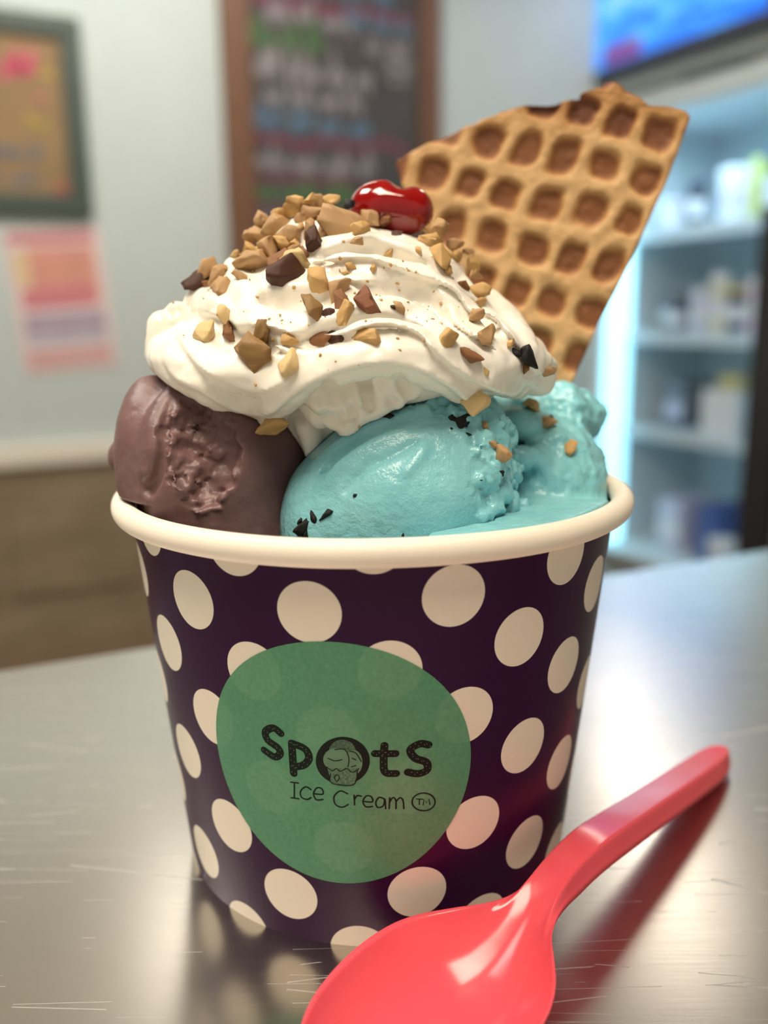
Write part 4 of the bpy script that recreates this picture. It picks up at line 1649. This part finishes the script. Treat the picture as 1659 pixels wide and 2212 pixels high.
for (xa, xb, ya, yb, c, w, sd) in [(-60, 70, 105, 165, 'rose', 0.016, 1), (-40, 90, 312, 340, 'slate', 0.009, 2), (-60, 80, 372, 395, 'slate', 0.007, 3), (60, 100, 250, 280, 'yellow', 0.010, 5),
                                (120, 145, 398, 418, 'red', 0.012, 6), (85, 110, 150, 170, 'yellow', 0.006, 7), (76, 92, 205, 222, 'rose', 0.008, 8)]:
    scr_px(face, sR - 0.28, zB, xa, xb, ya, yb, CHK[c], sd, w)

# pink and white flyer taped below it
fx0, fz1 = back_st(12, 492)
fx1, fz0 = back_st(268, 796)
fw, fh = fx1 - fx0, fz1 - fz0
fl = local_frame('flyer', (fx0 + fx1) / 2, fz0)
fl.rotation_euler = (0, math.radians(-4.0), ROOM_ANG)
fw *= 0.90
tag(fl, 'pink and white printed paper flyer on the wall below the framed board', 'flyer')
m_fly = simple('flyer_paper', srgb(226, 206, 204), 0.7, 0.02)
lbox('sheet', fl, (-fw / 2, fw / 2), (-0.004, -0.0025), (0, fh), m_fly)
for nm, a, b, c, d, col in (('title_band', -0.46, 0.42, 0.91, 0.985, (196, 120, 126)), ('photo_print', -0.28, 0.40, 0.48, 0.88, (214, 150, 134)), ('photo_print', -0.44, -0.28, 0.62, 0.86, (216, 188, 150)),
                            ('print_band', -0.40, 0.36, 0.46, 0.60, (208, 128, 136)), ('print_band', -0.42, 0.42, 0.27, 0.42, (176, 158, 176)), ('print_band', -0.42, 0.42, 0.2, 0.26, (186, 182, 196)),
                            ('print_band', -0.45, 0.44, 0.04, 0.16, (212, 166, 164))):
    yy = -0.0046 - 0.0003 * (0 if nm != 'print_band' else 1)
    lbox(nm, fl, (a * fw, b * fw), (yy, -0.004), (c * fh, d * fh), simple('flyer_print', srgb(*col), 0.7, 0.08, 14))

# chalkboard menu
cs0 = (back_st(470, 0)[0] + back_st(492, 540)[0]) / 2
cs1 = back_st(943, 150)[0]
cz0, cz1 = back_st(700, 720)[1], back_st(700, -420)[1]
ch = local_frame('chalkboard', (cs0 + cs1) / 2, cz0)
tag(ch, 'wood-framed chalkboard menu with coloured chalk lines on the back wall', 'chalkboard')
cw2, chh = (cs1 - cs0) / 2, cz1 - cz0
fl_, fr_ = 0.092, 0.072
lbox('slate', ch, (-cw2 + fl_, cw2 - fr_), (-0.014, -0.004), (0.08, chh - 0.08), m_chalk)
for x, z in (((-cw2, cw2), (0, 0.08)), ((-cw2, cw2), (chh - 0.08, chh)), ((-cw2, -cw2 + fl_), (0.08, chh - 0.08)), ((cw2 - fr_, cw2), (0.08, chh - 0.08))):
    lbox('frame_rail', ch, x, (-0.034, -0.002), z, m_wood, 0.005)
face = empty('writing', (0, -0.0145, 0))
face.parent = ch
sm = (cs0 + cs1) / 2
for (xa, xb, ya, yb, c, w, sd) in [(570, 760, 20, 52, 'white', 0.008, 11), (740, 880, 38, 66, 'blue', 0.009, 12), (542, 685, 55, 112, 'green', 0.014, 13), (790, 890, 90, 130, 'white', 0.006, 14),
                                (830, 885, 125, 165, 'white', 0.007, 15), (835, 890, 172, 186, 'white', 0.006, 16), (550, 800, 125, 180, 'white', 0.011, 17), (570, 780, 190, 235, 'white', 0.008, 18),
                                (550, 800, 240, 285, 'blue', 0.010, 19), (550, 800, 325, 375, 'white', 0.010, 20), (540, 760, 398, 432, 'green', 0.014, 21), (560, 700, 455, 490, 'slate', 0.009, 22),
                                (560, 860, -70, -20, 'blue', 0.010, 23), (550, 860, -140, -95, 'white', 0.010, 24), (560, 800, -220, -170, 'green', 0.012, 25)]:
    scr_px(face, sm, cz0, xa, xb, ya, yb, CHK[c], sd, w)
for (pts, w, c) in [([(545, -5), (600, 12), (660, 14), (720, 28), (790, 30), (850, 45), (890, 52)], 0.028, 'magenta'), ([(545, 298), (600, 302), (650, 318), (700, 304), (760, 320), (820, 312), (880, 330)], 0.022, 'magenta'),
                    ([(545, 385), (620, 388), (700, 392), (760, 394)], 0.014, 'magenta'), ([(545, 445), (620, 450), (720, 455)], 0.014, 'magenta')]:
    stroke('chalk_wave', face, [board_px(x, y, sm, cz0) for x, y in pts], w, CHK[c], -0.001)

# ------------------------------------------------------------------ screen above the fridge
TS = SCORN - 0.03
t0, z0 = right_tz(1212, 222, TS)
t1, z1 = right_tz(1659, 46, TS)
zs = (z0 + z1) / 2
tv = empty('wall_screen', room(TS, t0, zs))
tv.rotation_euler = (0, 0, ROOM_ANG)
tag(tv, 'wall-mounted menu screen showing a bright blue picture, upper right', 'screen')
m_bezel = simple('screen_bezel', srgb(62, 66, 82), 0.4, 0.05)
m_scr, t_, b_ = nt('lit_screen')
tc_ = t_.nodes.new('ShaderNodeTexCoord')
mpx = t_.nodes.new('ShaderNodeMapping')
mpx.inputs['Scale'].default_value = (1, 2.2, 5)
mpx.inputs['Rotation'].default_value = (0.35, 0, 0)
t_.links.new(tc_.outputs['Object'], mpx.inputs['Vector'])
n_ = t_.nodes.new('ShaderNodeTexNoise')
n_.inputs['Scale'].default_value = 1.6
t_.links.new(mpx.outputs[0], n_.inputs['Vector'])
rp = ramp(t_, n_.outputs['Fac'], [(0.2, srgb(28, 84, 214)), (0.45, srgb(48, 132, 250)), (0.58, srgb(84, 184, 255)), (0.75, srgb(200, 232, 255))])
t_.links.new(rp.outputs[0], b_.inputs['Emission Color'])
setp(b_, color=(0.01, 0.02, 0.05), emit_s=1.25, rough=0.2)
TL, TH = 1.05, 0.62
# own axes: x into the wall, -y along towards the viewer
lbox('casing', tv, (-0.02, 0.028), (-TL, 0), (0, TH), m_bezel, 0.004)
lbox('display', tv, (-0.0225, -0.0205), (-TL + 0.035, -0.035), (0.045, TH - 0.035), m_scr)
lbox('picture_banner', tv, (-0.0245, -0.0230), (-0.47, -0.28), (0.05, 0.11), simple('banner_print', srgb(120, 70, 130), 0.5, 0.1, 20, emit=srgb(120, 70, 150), emit_s=0.6))

# ------------------------------------------------------------------ glass door fridge
m_fr = simple('fridge_white', srgb(214, 226, 230), 0.4, 0.02)
m_frdark = simple('fridge_dark_frame', srgb(48, 46, 50), 0.4, 0.05)
m_led, t_, b_ = nt('led_strip')
setp(b_, color=(0.8, 0.95, 1.0), emit=(0.30, 0.80, 1.0), emit_s=2.2)
m_glass, t_, b_ = nt('door_glass')
tr = t_.nodes.new('ShaderNodeBsdfTransparent')
gl = t_.nodes.new('ShaderNodeBsdfGlossy')
gl.inputs['Roughness'].default_value = 0.02
fz = t_.nodes.new('ShaderNodeFresnel')
fz.inputs['IOR'].default_value = 1.45
mx = t_.nodes.new('ShaderNodeMixShader')
geo = t_.nodes.new('ShaderNodeNewGeometry')
t_.links.new(mathn(t_, 'MULTIPLY', fz.outputs[0], mathn(t_, 'SUBTRACT', 1.0, geo.outputs['Backfacing'])), mx.inputs[0])
t_.links.new(tr.outputs[0], mx.inputs[1])
t_.links.new(gl.outputs[0], mx.inputs[2])
t_.links.new(mx.outputs[0], t_.nodes['Material Output'].inputs[0])
FS = SCORN
FZ0, FZ1, FW_, FD = -0.86, 0.86, 0.92, 0.62
fr = empty('display_fridge', room(FS, 0.0, FLOOR_Z))
fr.rotation_euler = (0, 0, ROOM_ANG)
tag(fr, 'tall glass-door display fridge with blue-lit shelves, right of the cup', 'fridge')
q = -FLOOR_Z                       # own z starts at the floor
T0 = 0.0
lbox('back_panel', fr, (FD - 0.03, FD), (-FW_, -T0), (0.04, q + FZ1), m_fr)
lbox('side_panel', fr, (0.02, FD - 0.03), (-T0 - 0.03, -T0), (0.04, q + FZ1), m_fr)
lbox('side_panel', fr, (0.02, FD - 0.03), (-FW_, -FW_ + 0.03), (0.04, q + FZ1), m_fr)
lbox('bottom_panel', fr, (0.02, FD - 0.03), (-FW_ + 0.03, -T0 - 0.03), (0.02, q - 0.85), m_fr)
lbox('top_panel', fr, (0.0, FD - 0.03), (-FW_ + 0.03, -T0 - 0.03), (q + 0.80, q + FZ1), m_fr)
lbox('kick_plate', fr, (0.03, 0.06), (-FW_, -T0), (0.0, 0.02), m_frdark)
dr = lbox('door_frame', fr, (0.0, 0.02), (-0.025, -0.0), (0.04, q + 0.80), m_fr)
lbox('door_frame', fr, (-0.02, 0.02), (-FW_, -0.80), (0.04, q + 0.42), m_frdark)
lbox('door_frame', fr, (0.0, 0.02), (-0.80, -0.025), (q + 0.79, q + 0.815), m_fr)
lbox('glass_pane', fr, (0.006, 0.012), (-0.80, -0.025), (0.045, q + 0.79), m_glass)
lbox('led_strip', fr, (0.03, 0.15), (-0.05, -0.031), (0.06, q + 0.76), m_led)
lbox('led_strip', fr, (0.03, 0.06), (-0.86, -0.84), (0.16, q + 0.76), m_led)
SHELF = [0.40, 0.015, -0.36]
m_shelf = simple('shelf_wire_white', srgb(206, 224, 236), 0.35, 0.03)
for z in SHELF:
    lbox('shelf', fr, (0.14, FD - 0.05), (-FW_ + 0.04, -T0 - 0.04), (q + z - 0.02, q + z), m_shelf, 0.004)
    lbox('price_rail', fr, (0.125, 0.14), (-FW_ + 0.04, -T0 - 0.04), (q + z - 0.035, q + z + 0.012), m_shelf)

TUBM = {k: simple('tub_' + k, srgb(*c), 0.45, 0.04) for k, c in dict(white=(228, 228, 232), cream=(222, 214, 188), lime=(196, 206, 130), navy=(44, 56, 88), pink=(224, 196, 214), blue=(76, 104, 170), grey=(110, 118, 130), lilac=(206, 202, 226), straw=(214, 196, 140), black=(40, 42, 50)).items()}


def tub(s_in, t_, z, r_, h, body, lid, label):
    """round lidded tub standing on a fridge shelf"""
    o = empty('ice_cream_tub', room(FS + s_in, t_, z))
    bm = bmesh.new()
    bmesh.ops.create_cone(bm, segments=24, radius1=r_ * 0.86, radius2=r_, depth=h * 0.86, cap_ends=True)
    bmesh.ops.translate(bm, vec=(0, 0, h * 0.43 + 0.0005), verts=bm.verts)
    obj('tub_body', bm, TUBM[body], o)
    bm = bmesh.new()
    bmesh.ops.create_cone(bm, segments=24, radius1=r_ * 1.05, radius2=r_ * 1.02, depth=h * 0.14, cap_ends=True)
    bmesh.ops.translate(bm, vec=(0, 0, h * 0.93), verts=bm.verts)
    bmesh.ops.bevel(bm, geom=[e for e in bm.edges if e.verts[0].co.z > h * 0.95 and e.verts[1].co.z > h * 0.95], offset=r_ * 0.08, segments=2, affect='EDGES')
    obj('tub_lid', bm, TUBM[lid], o)
    bm = bmesh.new()
    bmesh.ops.create_cone(bm, segments=24, radius1=r_ * 0.925, radius2=r_ * 0.975, depth=h * 0.34, cap_ends=False)
    bmesh.ops.translate(bm, vec=(0, 0, h * 0.45), verts=bm.verts)
    obj('tub_label', bm, TUBM['lilac' if body == 'white' else 'white'], o)
    return tag(o, label, 'tub', 'goods in the display fridge')


def carton(s_in, t_, z, w, d, h, body, band, label):
    o = empty('carton', room(FS + s_in, t_, z))
    o.rotation_euler = (0, 0, ROOM_ANG)
    lbox('carton_body', o, (0, d), (-w, 0), (0.0005, h), TUBM[body], 0.004)
    lbox('carton_band', o, (-0.0015, d * 0.5), (-w * 0.98, -w * 0.02), (h * 0.25, h * 0.55), TUBM[band])
    lbox('carton_flap', o, (0.004, d - 0.004), (-w + 0.004, -0.004), (h, h + 0.004), TUBM[body])
    return tag(o, label, 'carton', 'goods in the display fridge')


def fpx(px_, s_in):
    """t position on the shelf line under a pixel column"""
    return right_tz(px_, 700, FS + s_in)[0]


S1 = 0.17
z = SHELF[0]
tub(S1 + 0.06, fpx(1415, S1), z, 0.05, 0.12, 'lilac', 'white', 'small lilac tub at the left end of the upper fridge shelf')
tub(S1 + 0.05, fpx(1468, S1), z, 0.032, 0.17, 'black', 'navy', 'narrow black tub on the upper fridge shelf')
tub(S1 + 0.10, fpx(1537, S1), z, 0.075, 0.20, 'white', 'white', 'large white tub on the upper fridge shelf')
carton(S1 + 0.02, fpx(1588, S1), z, 0.035, 0.10, 0.21, 'lime', 'lime', 'slim lime yellow carton on the upper fridge shelf')
tub(S1 + 0.06, fpx(1632, S1), z, 0.045, 0.14, 'lilac', 'white', 'lilac tub right of the lime carton in the fridge')
z = SHELF[1]
tub(S1 + 0.12, fpx(1405, S1), z, 0.05, 0.15, 'grey', 'grey', 'grey tub at the left end of the middle fridge shelf')
tub(S1 + 0.05, fpx(1445, S1), z, 0.035, 0.13, 'navy', 'grey', 'navy tub on the middle fridge shelf')
tub(S1 + 0.06, fpx(1487, S1), z, 0.035, 0.17, 'lilac', 'white', 'tall lilac tub on the middle fridge shelf')
tub(S1 + 0.05, fpx(1532, S1), z, 0.038, 0.22, 'cream', 'white', 'tall cream tub on the middle fridge shelf')
tub(S1 + 0.04, fpx(1572, S1), z, 0.034, 0.17, 'navy', 'straw', 'navy tub with a straw-coloured lid on the middle shelf')
tub(S1 + 0.05, fpx(1612, S1), z, 0.04, 0.20, 'pink', 'white', 'pale pink tub on the middle fridge shelf')
tub(S1 + 0.05, fpx(1652, S1), z, 0.035, 0.18, 'black', 'white', 'black tub with white lid at the right picture edge')
z = SHELF[2]
carton(S1 + 0.10, fpx(1405, S1), z, 0.10, 0.16, 0.18, 'grey', 'lilac', 'grey carton at the left of the lower fridge shelf')
carton(S1 + 0.02, fpx(1518, S1), z, 0.17, 0.20, 0.17, 'white', 'white', 'wide white carton on the lower fridge shelf')
carton(S1 + 0.06, fpx(1535, S1), z + 0.1755, 0.10, 0.12, 0.05, 'straw', 'lime', 'flat straw-coloured carton on top of the wide white one')
z = -0.85
carton(S1 + 0.06, fpx(1420, S1), z, 0.13, 0.18, 0.20, 'lilac', 'white', 'pale carton on the fridge floor')
carton(S1 + 0.02, fpx(1525, S1), z, 0.10, 0.18, 0.22, 'blue', 'blue', 'blue carton on the fridge floor')
tub(S1 + 0.0, fpx(1600, S1), z, 0.06, 0.12, 'white', 'white', 'white tub on the fridge floor beside the blue carton')
# dark boxes stored on the fridge top, below the screen
bx = carton(0.02, right_tz(1475, 150, FS + 0.02)[0], FZ1, 0.2, 0.2, 0.05, 'grey', 'black', 'flat dark carton on top of the fridge under the screen')
tub(0.42, 0.5, SHELF[0], 0.06, 0.26, 'navy', 'blue', 'tall navy tub at the back of the upper fridge shelf')
# the fridge's own interior lamp
fl2 = area('fridge_lamp', room(FS + 0.07, 0.42, 0.74), 0.05, 4.5, (0.50, 0.80, 1.0), (0, math.radians(0), ROOM_ANG), 0.7)
